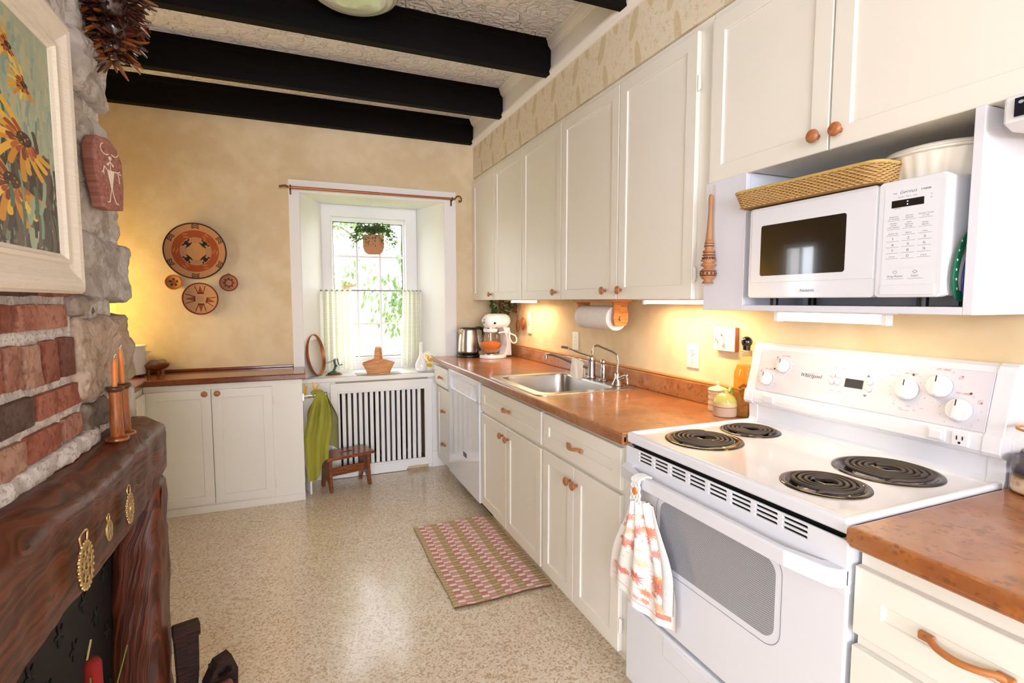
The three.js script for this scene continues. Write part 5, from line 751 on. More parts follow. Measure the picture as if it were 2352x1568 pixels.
{ // wicker tray on the microwave
  const o = thing('wicker_basket', 'flat oblong wicker basket tilted on the microwave', 'basket', [1.315, 1.643, -1.285], onRight), Lx = 0.43, Dz = 0.2, H = 0.048; o.rotation.order = 'YXZ'; o.rotation.z = -0.005;
  const cane = std({ color: '#c79f62', roughness: 0.6 }), caneD = std({ color: '#a97f45', roughness: 0.65 });
  const even = (q, n) => { const c = [...q, q[0]], d = [0]; for (let i = 1; i < c.length; i++) d.push(d[i - 1] + Math.hypot(c[i].x - c[i - 1].x, c[i].y - c[i - 1].y)); const L = d[d.length - 1], o2 = []; let j = 0; for (let i = 0; i < n; i++) { const t = i / n * L; while (d[j + 1] < t) j++; const f = (t - d[j]) / (d[j + 1] - d[j] || 1); o2.push({ x: c[j].x + (c[j + 1].x - c[j].x) * f, y: c[j].y + (c[j + 1].y - c[j].y) * f }); } return o2; };
  const loop = (off, k, flare) => { const p = even(rrPts(-flare, -flare, Lx + flare, Dz + flare, 0.03, 6), 128); return p.map((q, i) => { const a = p[(i + 1) % 128], b = p[(i + 127) % 128], tx = a.x - b.x, ty = a.y - b.y, l = Math.hypot(tx, ty), s = off * (i % 2 ? 1 : -1); return V3(q.x + ty / l * s, 0, -(q.y - tx / l * s)); }); };
  const rows = []; for (let k = 0; k < 11; k++) { const pts = loop(0.0034 * (k % 2 ? 1 : -1), k, k * 0.0012); const c = new THREE.CatmullRomCurve3(pts, true); rows.push(new THREE.TubeGeometry(c, 256, 0.0023, 5, true).translate(0, 0.003 + k * 0.0041, 0)); } const wv = mesh('weave', rows, cane, o); wv.userData.kind = 'stuff';
  const stk = loop(0, 0, 0).filter((_, i) => i % 2 === 0).map((q) => cyl(0.0022, 0.0022, H, q.x, 0, q.z, 5)); const sk = mesh('stakes', stk, caneD, o); sk.userData.kind = 'stuff';
  mesh('rim', new THREE.TubeGeometry(new THREE.CatmullRomCurve3(loop(0, 0, 0.014), true), 160, 0.0045, 8, true).translate(0, H, 0), std({ color: '#c2a45c', roughness: 0.6 }), o);
  mesh('floor', bx(0.003, Lx - 0.003, 0, 0.004, -Dz + 0.003, -0.003), caneD, o);
  mesh('handle', [tube([[Lx + 0.015, H, -0.06], [Lx + 0.028, H + 0.004, -0.085], [Lx + 0.028, H + 0.004, -0.115], [Lx + 0.015, H, -0.14]], 0.0055, 8, 20)], cane, o);
  solo('paper_sheets', 'white sheets of paper lying in the wicker basket', 'paper', [bx(0.05, 0.34, 0.0, 0.003, -0.17, -0.03), bx(0.1, 0.39, 0.003, 0.005, -0.165, -0.04).rotateZ(0.01)], std({ color: '#ecebe8', roughness: 0.9 }), [1.315, 1.69, -1.285], onRight);
}
{ // white casserole
  const o = thing('casserole_dish', 'white fluted oval casserole dish with lid on the microwave', 'casserole', [1.47, 1.6345, -0.8], 0);
  const p = []; const N = 96; const lev = [[0.075, 0], [0.088, 0.006], [0.098, 0.05], [0.103, 0.066]]; const pos = [], idx = [];
  lev.forEach(([r, y], k) => { for (let i = 0; i < N; i++) { const a = i / N * PI * 2, f = k ? 0.0014 * Math.cos(i * PI / 2) : 0; pos.push(Math.cos(a) * (r + f), y, Math.sin(a) * (r + f) * 1.15); } }); for (let k = 0; k < lev.length - 1; k++) for (let i = 0; i < N; i++) { const a = k * N + i, b = k * N + (i + 1) % N, c = a + N, d = b + N; idx.push(a, c, b, b, c, d); } const bot = pos.length / 3; pos.push(0, 0, 0); for (let i = 0; i < N; i++) idx.push(bot, i, (i + 1) % N);
  const g = new THREE.BufferGeometry(); g.setAttribute('position', new THREE.Float32BufferAttribute(pos, 3)); g.setIndex(idx); g.computeVertexNormals(); mesh('dish', g, M.ceramic, o);
  mesh('rim', lathe([[0.096, 0.064], [0.112, 0.066], [0.114, 0.07], [0.108, 0.074], [0.094, 0.074]], 56).scale(1, 1, 1.15), M.ceramic, o);
  mesh('lid', lathe([[0.108, 0.074], [0.104, 0.082], [0.06, 0.094], [0, 0.098]], 56).scale(1, 1, 1.15), M.ceramic, o);
  mesh('grip', [bx(-0.03, 0.03, 0.066, 0.073, -0.15, -0.118, 0.006, 3)], M.ceramic, o);
}
{ // bowls with green and blue handles wedged beside the microwave
  [['#1f6b4c', -0.7, 0.0, 1, 'green edged bowl with white dots standing on edge by the microwave'], ['#2b3f86', -0.6935, 0.02, 0.85, 'blue edged bowl with white dots behind the green one']].forEach(([c, z, dx, s, label]) => {
    const o = thing('melamine_tray', label, 'tray', [1.372 + dx, 1.3415, z]), R = 0.118 * s; const col = phy({ color: c, roughness: 0.3 });
    const sh = new THREE.Shape(); sh.moveTo(-0.01, 0.012); sh.quadraticCurveTo(-0.045 * s, R * 0.55, 0.0, R * 1.25); sh.quadraticCurveTo(0.03, R * 1.5, 0.06, R * 1.55); sh.lineTo(0.075, R * 1.45); sh.lineTo(0.075, 0.03); sh.quadraticCurveTo(0.03, 0.0, -0.01, 0.012); const h = new THREE.Path(); h.moveTo(0.0, 0.03); h.quadraticCurveTo(-0.022 * s, R * 0.55, 0.014, R * 1.16); h.quadraticCurveTo(0.03, R * 1.32, 0.055, R * 1.36); h.lineTo(0.06, 0.07); h.quadraticCurveTo(0.03, 0.03, 0.0, 0.03); sh.holes.push(h);
    mesh('rim', ext(sh, 0.002, 0.001, 2, 16), col, o); const dots = []; for (let i = 0; i < 6; i++) { const t = 0.12 + i * 0.15, x = -0.005 * (1 - t) - 0.055 * s * t * (1 - t) * 1.25 + 0.006 * t, y = 0.02 + R * 1.2 * t; dots.push(new THREE.CircleGeometry(0.0028, 12).translate(x + 0.001, y, 0.0032)); } mesh('dots', dots, M.white, o);
  });
  solo('white_bowl', 'white plastic bowl standing on edge behind the tray handles', 'bowl', new THREE.SphereGeometry(0.07, 28, 18, 0, PI * 2, 0, 1.2).scale(1, 0.14, 1).rotateX(PI / 2).translate(0, 0.07, 0), phy({ color: '#e9e6e4', roughness: 0.4 }), [1.44, 1.3385, -0.709]);
}
{ // carved wooden whisk on the filler panel
  const o = thing('wooden_whisk', 'carved wooden chocolate whisk hanging on the white panel', 'whisk', [1.325, 1.412, -1.422], 0), wood = std({ color: '#ae7850', roughness: 0.5 }), burn = std({ color: '#5d3320', roughness: 0.6 });
  o.rotation.x = 0.02;
  mesh('handle', lathe([[0, 0.15], [0.0125, 0.15], [0.009, 0.2], [0.0075, 0.25], [0.0085, 0.29], [0.0065, 0.302], [0, 0.304]], 24), wood, o);
  mesh('head', lathe([[0, 0], [0.02, 0.0], [0.012, 0.012], [0.02, 0.016], [0.0255, 0.028], [0.026, 0.04], [0.02, 0.05], [0.012, 0.053], [0.026, 0.062], [0.024, 0.068], [0.014, 0.072], [0.027, 0.078], [0.012, 0.09], [0.02, 0.094], [0.017, 0.104], [0.021, 0.11], [0.012, 0.118], [0.016, 0.124], [0.0145, 0.14], [0.012, 0.152], [0, 0.152]], 32), wood, o);
  mesh('burnt_band', [[0.0262, 0.028, 0.0025], [0.0262, 0.042, 0.0022], [0.0235, 0.065, 0.002], [0.0205, 0.097, 0.002], [0.019, 0.107, 0.0018], [0.0158, 0.128, 0.002], [0.0148, 0.137, 0.0015]].map(([r, y, t]) => new THREE.TorusGeometry(r - t * 0.5, t, 6, 32).rotateX(PI / 2).translate(0, y, 0)), burn, o);
  const nt = []; for (let i = 0; i < 12; i++) { const a = i / 12 * PI * 2; nt.push(bx(-0.003, 0.003, 0.076, 0.09, -0.0025, 0.0025).translate(0.019, 0, 0).rotateY(a), new THREE.SphereGeometry(0.0045, 6, 5).scale(0.5, 1, 1).translate(0.0258, 0.035, 0).rotateY(a + 0.2)); } mesh('notch', nt, burn, o);
  mesh('cord', [tube([[0, 0.3, 0], [0.003, 0.32, 0.003], [0.012, 0.335, 0.0]], 0.0012, 5, 10), tube([[0, 0.3, 0], [-0.002, 0.32, -0.004], [0.012, 0.336, -0.001]], 0.0012, 5, 10)], std({ color: '#c9b08a', roughness: 0.9 }), o);
}
{ // small under-cabinet radio
  const o = thing('kitchen_radio', 'white under-cabinet radio with a dark display', 'radio', [1.352, 1.763, -0.64], onRight);
  mesh('case', ext(poly([[0.012, -0.0], [0.012, -0.05], [-0.02, -0.062], [-0.2, -0.05], [-0.24, 0]].map(([a, b]) => [a, b])), 0.3, 0.006, 3).rotateY(-PI / 2).translate(0.32, -0.004, 0), M.plastic, o);
  T.radio = print(512, 96, (g, w, h) => { g.fillStyle = '#11151f'; g.fillRect(0, 0, w, h); g.fillStyle = '#aab4c4'; g.font = 'bold 22px sans-serif'; g.fillText('Bluetooth', 34, 32); g.beginPath(); g.arc(20, 24, 9, 0, 7); g.fill(); g.strokeStyle = '#aab4c4'; g.lineWidth = 3; for (const x of [90, 170]) { g.beginPath(); g.arc(x, 66, 12, 0, 7); g.stroke(); } });
  mesh('display', new THREE.PlaneGeometry(0.26, 0.036).translate(0.165, -0.028, 0.0185), phy({ map: T.radio, roughness: 0.15 }), o, true);
}
{ // clip jar on the right worktop
  const o = thing('storage_jar', 'glass storage jar with wire clip beside the cooker', 'jar', [1.57, YC, -0.61]);
  mesh('glass', lathe([[0, 0.0], [0.052, 0], [0.056, 0.006], [0.056, 0.125], [0.048, 0.142], [0.048, 0.15]], 40), M.glass, o); mesh('contents', lathe([[0, 0.004], [0.05, 0.004], [0.053, 0.01], [0.053, 0.035], [0, 0.038]], 32), std({ color: '#cdb296', roughness: 1, map: T.stone }), o); mesh('upper_contents', lathe([[0, 0.05], [0.053, 0.05], [0.053, 0.085], [0, 0.088]], 32), std({ color: '#5c5668', roughness: 1, map: T.stone }), o);
  mesh('lid', lathe([[0.049, 0.152], [0.05, 0.16], [0.02, 0.168], [0, 0.168]], 36), M.glass, o); mesh('seal', new THREE.TorusGeometry(0.049, 0.003, 8, 36).rotateX(PI / 2).translate(0, 0.151, 0), std({ color: '#c77f35', roughness: 0.6 }), o); mesh('clip', tube([[-0.05, 0.13, 0.012], [-0.06, 0.15, 0.012], [-0.052, 0.172, 0.01], [-0.052, 0.172, -0.01], [-0.06, 0.15, -0.012], [-0.05, 0.13, -0.012]], 0.0022, 6, 30), M.chrome, o);
}
{ // kitchen towel with crocheted top buttoned round the oven handle
  T.leaf = print(512, 1024, (g, w, h) => { g.fillStyle = '#f3efea'; g.fillRect(0, 0, w, h); const r = mulberry(23); const cols = ['#d96a55', '#e8a06a', '#e2837a', '#efb98a', '#c9584e', '#d98f9a'];
    const leaf = (x, y, s, a, c) => { g.save(); g.translate(x, y); g.rotate(a); g.fillStyle = c; g.globalAlpha = 0.62; g.beginPath(); for (let i = 0; i < 22; i++) { const t = i / 22 * PI * 2, q = s * (i % 2 ? 0.42 : [1, 0.75, 0.95, 0.7, 0.85, 0.6][Math.floor(i / 2) % 6]); g.lineTo(Math.cos(t) * q, Math.sin(t) * q); } g.fill(); g.restore(); };
    for (let i = 0; i < 62; i++) leaf(40 + r() * (w - 80), 60 + r() * (h - 170), 34 + r() * 44, r() * 6, cols[Math.floor(r() * 6)]); g.strokeStyle = '#8c8f7c'; g.lineWidth = 3; for (let i = 0; i < 20; i++) { const x = 40 + r() * (w - 80), y = 60 + r() * (h - 170); g.beginPath(); g.moveTo(x, y); g.lineTo(x + (r() - 0.5) * 60, y + (r() - 0.5) * 60); g.stroke(); }
    g.fillStyle = 'rgba(217,106,85,0.7)'; g.fillRect(w - 110, h - 110, 80, 46); g.fillRect(28, h - 74, w - 90, 7); });
  const o = thing('oven_towel', 'white hand towel with printed maple leaves on the oven handle', 'towel', [0.965, 0, -1.3], onRight);
  const w0 = 0.02, fold = (u, v) => { const k = Math.pow(sm(-0.1, 0.75, v), 0.9), wid = w0 + (0.104 + 0.034 * v) * k; return [(u - 0.5) * 2 * wid * 1 - 0.01 * v + 0.006, 0.735 - v * 0.328 - 0.03 * Math.pow(u - 0.1, 2) * v + 0.012 * Math.sin(u * 7) * v, 0.012 + 0.02 * (1 - k * 0.4) * Math.cos(u * PI * 7 + v) * 0.5 + 0.012 * Math.sin(u * 5) - 0.004 - Math.abs(u - 0.5) * 0.03 * k]; };
  mesh('cloth', grid(48, 30, (u, v) => fold(u, 1 - v), 0.004), std({ map: T.leaf, roughness: 0.95 }), o, true);
  mesh('back_fold', grid(30, 20, (u, v) => { const q = 1 - v; const k = sm(-0.1, 0.7, q); return [(u - 0.5) * 2 * (0.02 + 0.1 * k) + 0.024, 0.73 - q * 0.3 + 0.01 * Math.sin(u * 9) * q, -0.016 + 0.008 * Math.sin(u * 16) * k]; }, 0.004), std({ color: '#efebe8', roughness: 0.95, bumpMap: T.clothBump, bumpScale: 0.001 }), o);
  const knit = []; for (let j = 0; j < 22; j++) for (let i = 0; i < 6; i++) { const t = j / 21, y = 0.732 + t * 0.075 - (t > 0.86 ? (t - 0.86) * 0.05 : 0), wd = 0.017 + 0.006 * Math.pow(1 - t, 2); knit.push(new THREE.SphereGeometry(0.0042, 5, 4).translate((i / 5 - 0.5) * 2 * wd, y, 0.014 + 0.006 * Math.sin(i * 2 + j) * 0.3)); } for (let j = 0; j < 12; j++) for (let i = 0; i < 6; i++) { const a = j / 11 * PI * 0.85; knit.push(new THREE.SphereGeometry(0.0042, 5, 4).translate((i / 5 - 0.5) * 0.034, 0.804 + Math.sin(a) * 0.006, 0.014 - j * 0.004)); } const kn = mesh('crocheted_top', knit, std({ color: '#f4f1ec', roughness: 1 }), o); kn.userData.kind = 'stuff';
  mesh('button', lathe([[0, 0], [0.011, 0], [0.0115, 0.002], [0.009, 0.004], [0.007, 0.003], [0, 0.003]], 24).rotateX(PI / 2).translate(0.0, 0.766, 0.017), phy({ color: '#ea8437', roughness: 0.3 }), o);
}

// ------------------------------------------------------------------ window sill, curtains, radiator
{ // drapery rod above the casing
  const o = thing('curtain_rod', 'thin copper curtain rod with scroll finials above the window', 'curtain rod', [0, 2.153, -4.062]);
  mesh('pole', [rod([-0.03, 0, 0], [1.19, 0.006, 0], 0.008, 12), rod([-0.03, 0, 0], [0.6, 0.003, 0], 0.0095, 12)], M.copper, o);
  for (const x of [-0.018, 1.165]) mesh('bracket', [bx(x - 0.006, x + 0.006, -0.045, 0.012, -0.04, -0.028, 0.002), rod([x, 0.002, -0.035], [x, 0.002, 0.006], 0.006), new THREE.TorusGeometry(0.012, 0.004, 8, 18).rotateY(PI / 2).translate(x, 0.003, 0)], M.bronze, o);
  for (const s of [-1, 1]) { const x = s < 0 ? -0.03 : 1.19, y = s < 0 ? 0 : 0.006; mesh('finial', s < 0 ? tube([[x, y, 0], [x - 0.02, y + 0.008, 0], [x - 0.045, y + 0.004, 0], [x - 0.06, y, 0]], 0.007, 8, 16) : tube([[x, y, 0], [x + 0.012, y + 0.018, 0], [x + 0.035, y + 0.024, 0], [x + 0.05, y + 0.01, 0], [x + 0.048, y - 0.014, 0], [x + 0.034, y - 0.018, 0], [x + 0.033, y - 0.006, 0]], 0.005, 8, 40), M.bronze, o); }
}
solo('cafe_rod', 'thin white rod carrying the two cafe curtains', 'curtain rod', [rod([0.18, 1.435, -4.45], [1.0, 1.437, -4.45], 0.0045), new THREE.SphereGeometry(0.008, 10, 8).translate(0.18, 1.435, -4.45)], std({ color: '#8c8a88', roughness: 0.5 }));
T.plaid = (() => { const t = print(512, 512, (g, w, h) => { g.fillStyle = '#faf9f3'; g.fillRect(0, 0, w, h); for (let i = 0; i < 4; i++) { g.fillStyle = 'rgba(224,222,190,0.4)'; g.fillRect(i * 128 + 10, 0, 46, h); g.fillRect(0, i * 128 + 10, w, 40); g.fillStyle = 'rgba(180,178,150,0.45)'; g.fillRect(i * 128 + 92, 0, 7, h); g.fillRect(0, i * 128 + 92, w, 7); } }); t.wrapS = t.wrapT = THREE.RepeatWrapping; t.repeat.set(2, 4); return t; })();
[[0.195, 0.415, 0.43, 'sheer plaid cafe curtain on the copper pan side of the window'], [0.83, 0.985, 0.98, 'sheer plaid cafe curtain on the white vase side of the window']].forEach(([x0, x1, , label], s) => {
  const o = thing('cafe_curtain', label, 'curtain', [0, 0, -4.45], 0, 'sheer cafe curtains');
  const B = s ? [0.8, 0.99] : [0.19, 0.44];
  mesh('cloth', grid(70, 20, (u, v) => { const a = x0 + (x1 - x0) * u, b = B[0] + (B[1] - B[0]) * u, t = v; return [a + (b - a) * t, 1.44 - t * 0.645 - 0.01 * Math.sin(u * 20) * t, 0.008 + (0.014 + 0.012 * t) * Math.sin(u * PI * (s ? 9 : 11) + s)]; }), phy({ map: T.plaid, roughness: 0.95, transmission: 0.7, thickness: 0, side: THREE.DoubleSide }), o, true);
  const rings = []; for (let i = 0; i < 5; i++) rings.push(new THREE.TorusGeometry(0.008, 0.002, 6, 14).rotateY(PI / 2).translate(x0 + (x1 - x0) * (i + 0.5) / 5, 1.437, 0)); mesh('ring', rings, std({ color: '#b9a86c', roughness: 0.5 }), o);
});
{ // hanging plant
  const o = thing('hanging_plant', 'small fern in a terracotta pot hanging in the window', 'plant', [0.588, 1.725, -4.35]);
  const pts = [[0, 0], [0.05, 0.002], [0.072, 0.022], [0.08, 0.05]]; for (let i = 0; i < 12; i++) pts.push([0.083 + 0.001 * Math.sin(i * 1.7), 0.055 + i * 0.0075]); pts.push([0.085, 0.15], [0.079, 0.15], [0.076, 0.13], [0, 0.13]);
  mesh('pot', lathe(pts, 40), std({ color: '#c58c66', roughness: 0.85 }), o);
  const f1 = mesh('foliage', leaves(900, 61, 0.03, 0.0055, (r) => { const a = r() * 6.28, t = r(), R = 0.175 * Math.pow(t, 0.8), h = 0.155 + 0.1 * Math.sin(PI * Math.min(1, t * 0.75 + 0.12)) * (0.35 + r() * 0.65) - 0.16 * t * t * r(); return [V3(Math.cos(a) * R, h, Math.sin(a) * R * 0.7), V3(Math.cos(a) + (r() - 0.5), 0.5 - t * 1.3 + (r() - 0.5) * 0.8, Math.sin(a) + (r() - 0.5))]; }), leafMat('#6a8a4a', 0.4), o, true); f1.userData.kind = 'stuff';
  const sp = []; const r = mulberry(5); for (let i = 0; i < 26; i++) { const a = r() * 6.28, L = 0.08 + r() * 0.1; sp.push(tube([[0, 0.14, 0], [Math.cos(a) * L * 0.5, 0.2 + r() * 0.04, Math.sin(a) * L * 0.4], [Math.cos(a) * L, 0.15 - r() * 0.06, Math.sin(a) * L * 0.7]], 0.0011, 4, 10)); } mesh('stems', sp, std({ color: '#6b7a3c', roughness: 0.8 }), o).userData.kind = 'stuff';
  mesh('thread', [rod([-0.01, 0.15, 0], [-0.01, 0.4, 0], 0.0012, 5), new THREE.TorusGeometry(0.007, 0.0015, 6, 14).translate(-0.01, 0.402, 0)], M.white, o);
}
const YS = 0.775;
{ // copper pan leaning on the reveal
  const o = thing('copper_pan', 'round tinned copper pan leaning against the window reveal', 'pan', [0.117, YS, -4.262]);
  const g1 = lathe([[0, 0], [0.145, 0], [0.152, 0.003], [0.158, 0.02], [0.161, 0.02], [0.1555, -0.001], [0.146, -0.004], [0, -0.004]], 64).rotateX(PI / 2), n = Math.atan2(0.924, 0.382);
  const a = mesh('pan', g1, M.copper, o); a.rotation.order = 'YXZ'; a.rotation.set(-0.14, n, 0); a.position.y = 0.159;
  const b = mesh('lining', new THREE.CircleGeometry(0.147, 64).translate(0, 0, 0.0015), std({ color: '#b7aaa4', roughness: 0.45, metalness: 0.7 }), a);
}
{ // apple peeler
  const o = thing('apple_peeler', 'small green cast apple peeler with crank on a round mat', 'apple peeler', [0.252, YS, -4.24], 0.2), gr = phy({ color: '#3f5f4c', roughness: 0.35 });
  mesh('mat', cyl(0.062, 0.062, 0.007, 0, 0, 0, 32).scale(1, 1, 0.7), std({ color: '#c4683f', roughness: 0.7 }), o);
  mesh('base', lathe([[0, 0.007], [0.05, 0.007], [0.048, 0.018], [0.03, 0.026], [0.012, 0.034], [0, 0.034]], 28).scale(1, 1, 0.75), gr, o); mesh('arm', [...capped([[0, 0.03, 0], [0.012, 0.07, 0], [0.004, 0.115, 0]], 0.009, 8, 14), ...capped([[-0.005, 0.04, 0], [0.02, 0.075, 0.01]], 0.006, 8, 8)], gr, o);
  mesh('shaft', [rod([-0.045, 0.1, 0], [0.03, 0.126, 0], 0.005), rod([-0.045, 0.1, 0], [-0.06, 0.108, 0.008], 0.002), rod([-0.045, 0.1, 0], [-0.06, 0.092, -0.008], 0.002), rod([-0.045, 0.1, 0], [-0.062, 0.097, 0.004], 0.002), new THREE.TorusGeometry(0.01, 0.003, 8, 16).rotateY(PI / 2).translate(0.012, 0.12, 0)], M.dull, o); mesh('crank', [...capped([[0.03, 0.126, 0], [0.034, 0.1, 0], [0.042, 0.075, 0]], 0.004, 8, 12), rod([0.042, 0.075, 0], [0.055, 0.08, 0.02], 0.003), new THREE.SphereGeometry(0.006, 10, 8).translate(0.056, 0.081, 0.022)], gr, o);
}
{ // carved wooden basket on a mat
  solo('lace_mat', 'thin grey lace mat under the carved basket', 'mat', bx(-0.17, 0.17, 0, 0.003, -0.09, 0.07, 0.001), std({ color: '#c9c4bc', roughness: 0.95, map: T.grey }), [0.583, YS, -4.2]);
  const o = thing('carved_basket', 'carved one-piece wooden basket with a hoop handle on the sill', 'basket', [0.585, YS + 0.003, -4.19]), wd = phy({ map: T.carved, roughness: 0.5 });
  const N = 40, lv = [[0.085, 0.045, 0], [0.09, 0.05, 0.01], [0.112, 0.062, 0.06], [0.128, 0.072, 0.1]], pos = [], idx = []; lv.forEach(([a, b, y], k) => { for (let i = 0; i < N; i++) { const t = i / N * PI * 2, e = 0.55, cx = Math.sign(Math.cos(t)) * Math.pow(Math.abs(Math.cos(t)), e), cz = Math.sign(Math.sin(t)) * Math.pow(Math.abs(Math.sin(t)), e), up = k === 3 ? -0.012 * Math.pow(cx, 2) + 0.022 * Math.pow(1 - Math.abs(cx), 2) : 0; pos.push(a * cx, y + up, b * cz); } });
  lv.slice().reverse().forEach(([a, b, y], k) => { for (let i = 0; i < N; i++) { const t = i / N * PI * 2, e = 0.55, cx = Math.sign(Math.cos(t)) * Math.pow(Math.abs(Math.cos(t)), e), cz = Math.sign(Math.sin(t)) * Math.pow(Math.abs(Math.sin(t)), e), up = k === 0 ? -0.012 * cx * cx + 0.022 * Math.pow(1 - Math.abs(cx), 2) : 0; pos.push((a - 0.008) * cx, Math.max(0.01, y) + up, (b - 0.008) * cz); } });
  for (let k = 0; k < 7; k++) for (let i = 0; i < N; i++) { const a = k * N + i, b = k * N + (i + 1) % N, c = a + N, d = b + N; idx.push(a, c, b, b, c, d); } for (const [k, fl] of [[0, 1], [7, 0]]) { const c = pos.length / 3; pos.push(0, k ? 0.012 : 0, 0); for (let i = 0; i < N; i++) fl ? idx.push(c, k * N + i, k * N + (i + 1) % N) : idx.push(c, k * N + (i + 1) % N, k * N + i); }
  const g = new THREE.BufferGeometry(); g.setAttribute('position', new THREE.Float32BufferAttribute(pos, 3)); g.setIndex(idx); g.computeVertexNormals(); mesh('body', toCreasedNormals(g.toNonIndexed(), 0.8), wd, o);
  const hs = new THREE.Shape(); hs.moveTo(-0.075, 0.09); hs.bezierCurveTo(-0.065, 0.16, -0.04, 0.205, -0.005, 0.215); hs.bezierCurveTo(0.035, 0.208, 0.062, 0.16, 0.075, 0.09); hs.lineTo(0.062, 0.09); hs.bezierCurveTo(0.052, 0.15, 0.03, 0.185, 0, 0.19); hs.bezierCurveTo(-0.03, 0.185, -0.052, 0.15, -0.062, 0.09);
  mesh('handle', ext(hs, 0.034, 0.003, 2, 14).rotateY(PI / 2 - 0.35).translate(-0.018, 0, 0.006), wd, o);
}
solo('bud_vase', 'white porcelain bottle vase on the window sill', 'vase', lathe([[0, 0], [0.035, 0], [0.045, 0.012], [0.05, 0.04], [0.045, 0.07], [0.03, 0.1], [0.018, 0.125], [0.0135, 0.16], [0.0125, 0.215], [0.016, 0.235], [0.021, 0.24], [0.018, 0.24], [0.011, 0.215], [0.011, 0.18], [0, 0.17]], 44), M.porcelain, [0.93, YS, -4.2]);
{
  T.lemon = print(256, 256, (g, w, h) => { g.fillStyle = '#f4f0e2'; g.fillRect(0, 0, w, h); g.fillStyle = '#efb52c'; for (const [x, y, a] of [[90, 60, 0.6], [60, 150, 0.2], [165, 110, -0.5], [150, 200, 0.3]]) { g.beginPath(); g.ellipse(x, y, 48, 32, a, 0, 7); g.fill(); } g.fillStyle = '#8fa05a'; for (const [x, y, a] of [[120, 110, 0.9], [100, 215, 0.1], [190, 50, 0.4]]) { g.beginPath(); g.ellipse(x, y, 26, 9, a, 0, 7); g.fill(); } });
  const o = thing('lemon_plate', 'small round plate painted with lemons leaning behind the vase', 'plate', [1.005, YS, -4.238], -0.7); const m = mesh('plate', lathe([[0, 0], [0.05, 0], [0.078, 0.01], [0.08, 0.013], [0.05, 0.004], [0, 0.004]], 44).rotateX(PI / 2), phy({ color: '#f2efe4', roughness: 0.2 }), o); m.position.y = 0.079; m.rotation.x = -0.16; mesh('decoration', new THREE.CircleGeometry(0.064, 40).translate(0, 0, 0.0078), phy({ map: T.lemon, roughness: 0.2 }), m, true);
}
{ // radiator behind its slatted cover
  const rd = thing('radiator', 'old grey column radiator behind the slatted cover', 'radiator', [0.3, 0.06, -4.26]); for (let i = 0; i < 12; i++) mesh('column', bx(i * 0.052, i * 0.052 + 0.03, 0, 0.58, -0.08, 0.05, 0.014, 2), std({ color: '#6d6a6c', roughness: 0.6 }), rd);
  mesh('pipe', [rod([0, 0.05, -0.015], [0.6, 0.05, -0.015], 0.018), rod([0, 0.53, -0.015], [0.6, 0.53, -0.015], 0.018)], std({ color: '#6d6a6c', roughness: 0.6 }), rd);
  const o = thing('radiator_cover', 'white radiator cover with upright slats below the window', 'radiator cover', [0.212, 0, -4.098]);
  const s = poly([[0, 0.0], [0.56, 0.0], [0.575, 0.03], [0.775, 0.03], [0.775, 0.728], [0, 0.728]]); s.holes.push(poly([[0.062, 0.085], [0.715, 0.085], [0.715, 0.655], [0.062, 0.655]])); mesh('frame', ext(s, 0.024, 0.004, 2).translate(0, 0.004, 0), M.trim, o);
  const s2 = poly([[0.05, 0.073], [0.727, 0.073], [0.727, 0.667], [0.05, 0.667]]); s2.holes.push(poly([[0.066, 0.09], [0.711, 0.09], [0.711, 0.65], [0.066, 0.65]])); mesh('bead', ext(s2, 0.008, 0.003).translate(0, 0.004, 0.024), M.trim, o);
  for (let i = 0; i < 15; i++) { const x = 0.083 + i * 0.0412; mesh('slat', bx(x, x + 0.0265, 0.08, 0.665, -0.014, 0.006, 0.003), M.trim, o); }
}

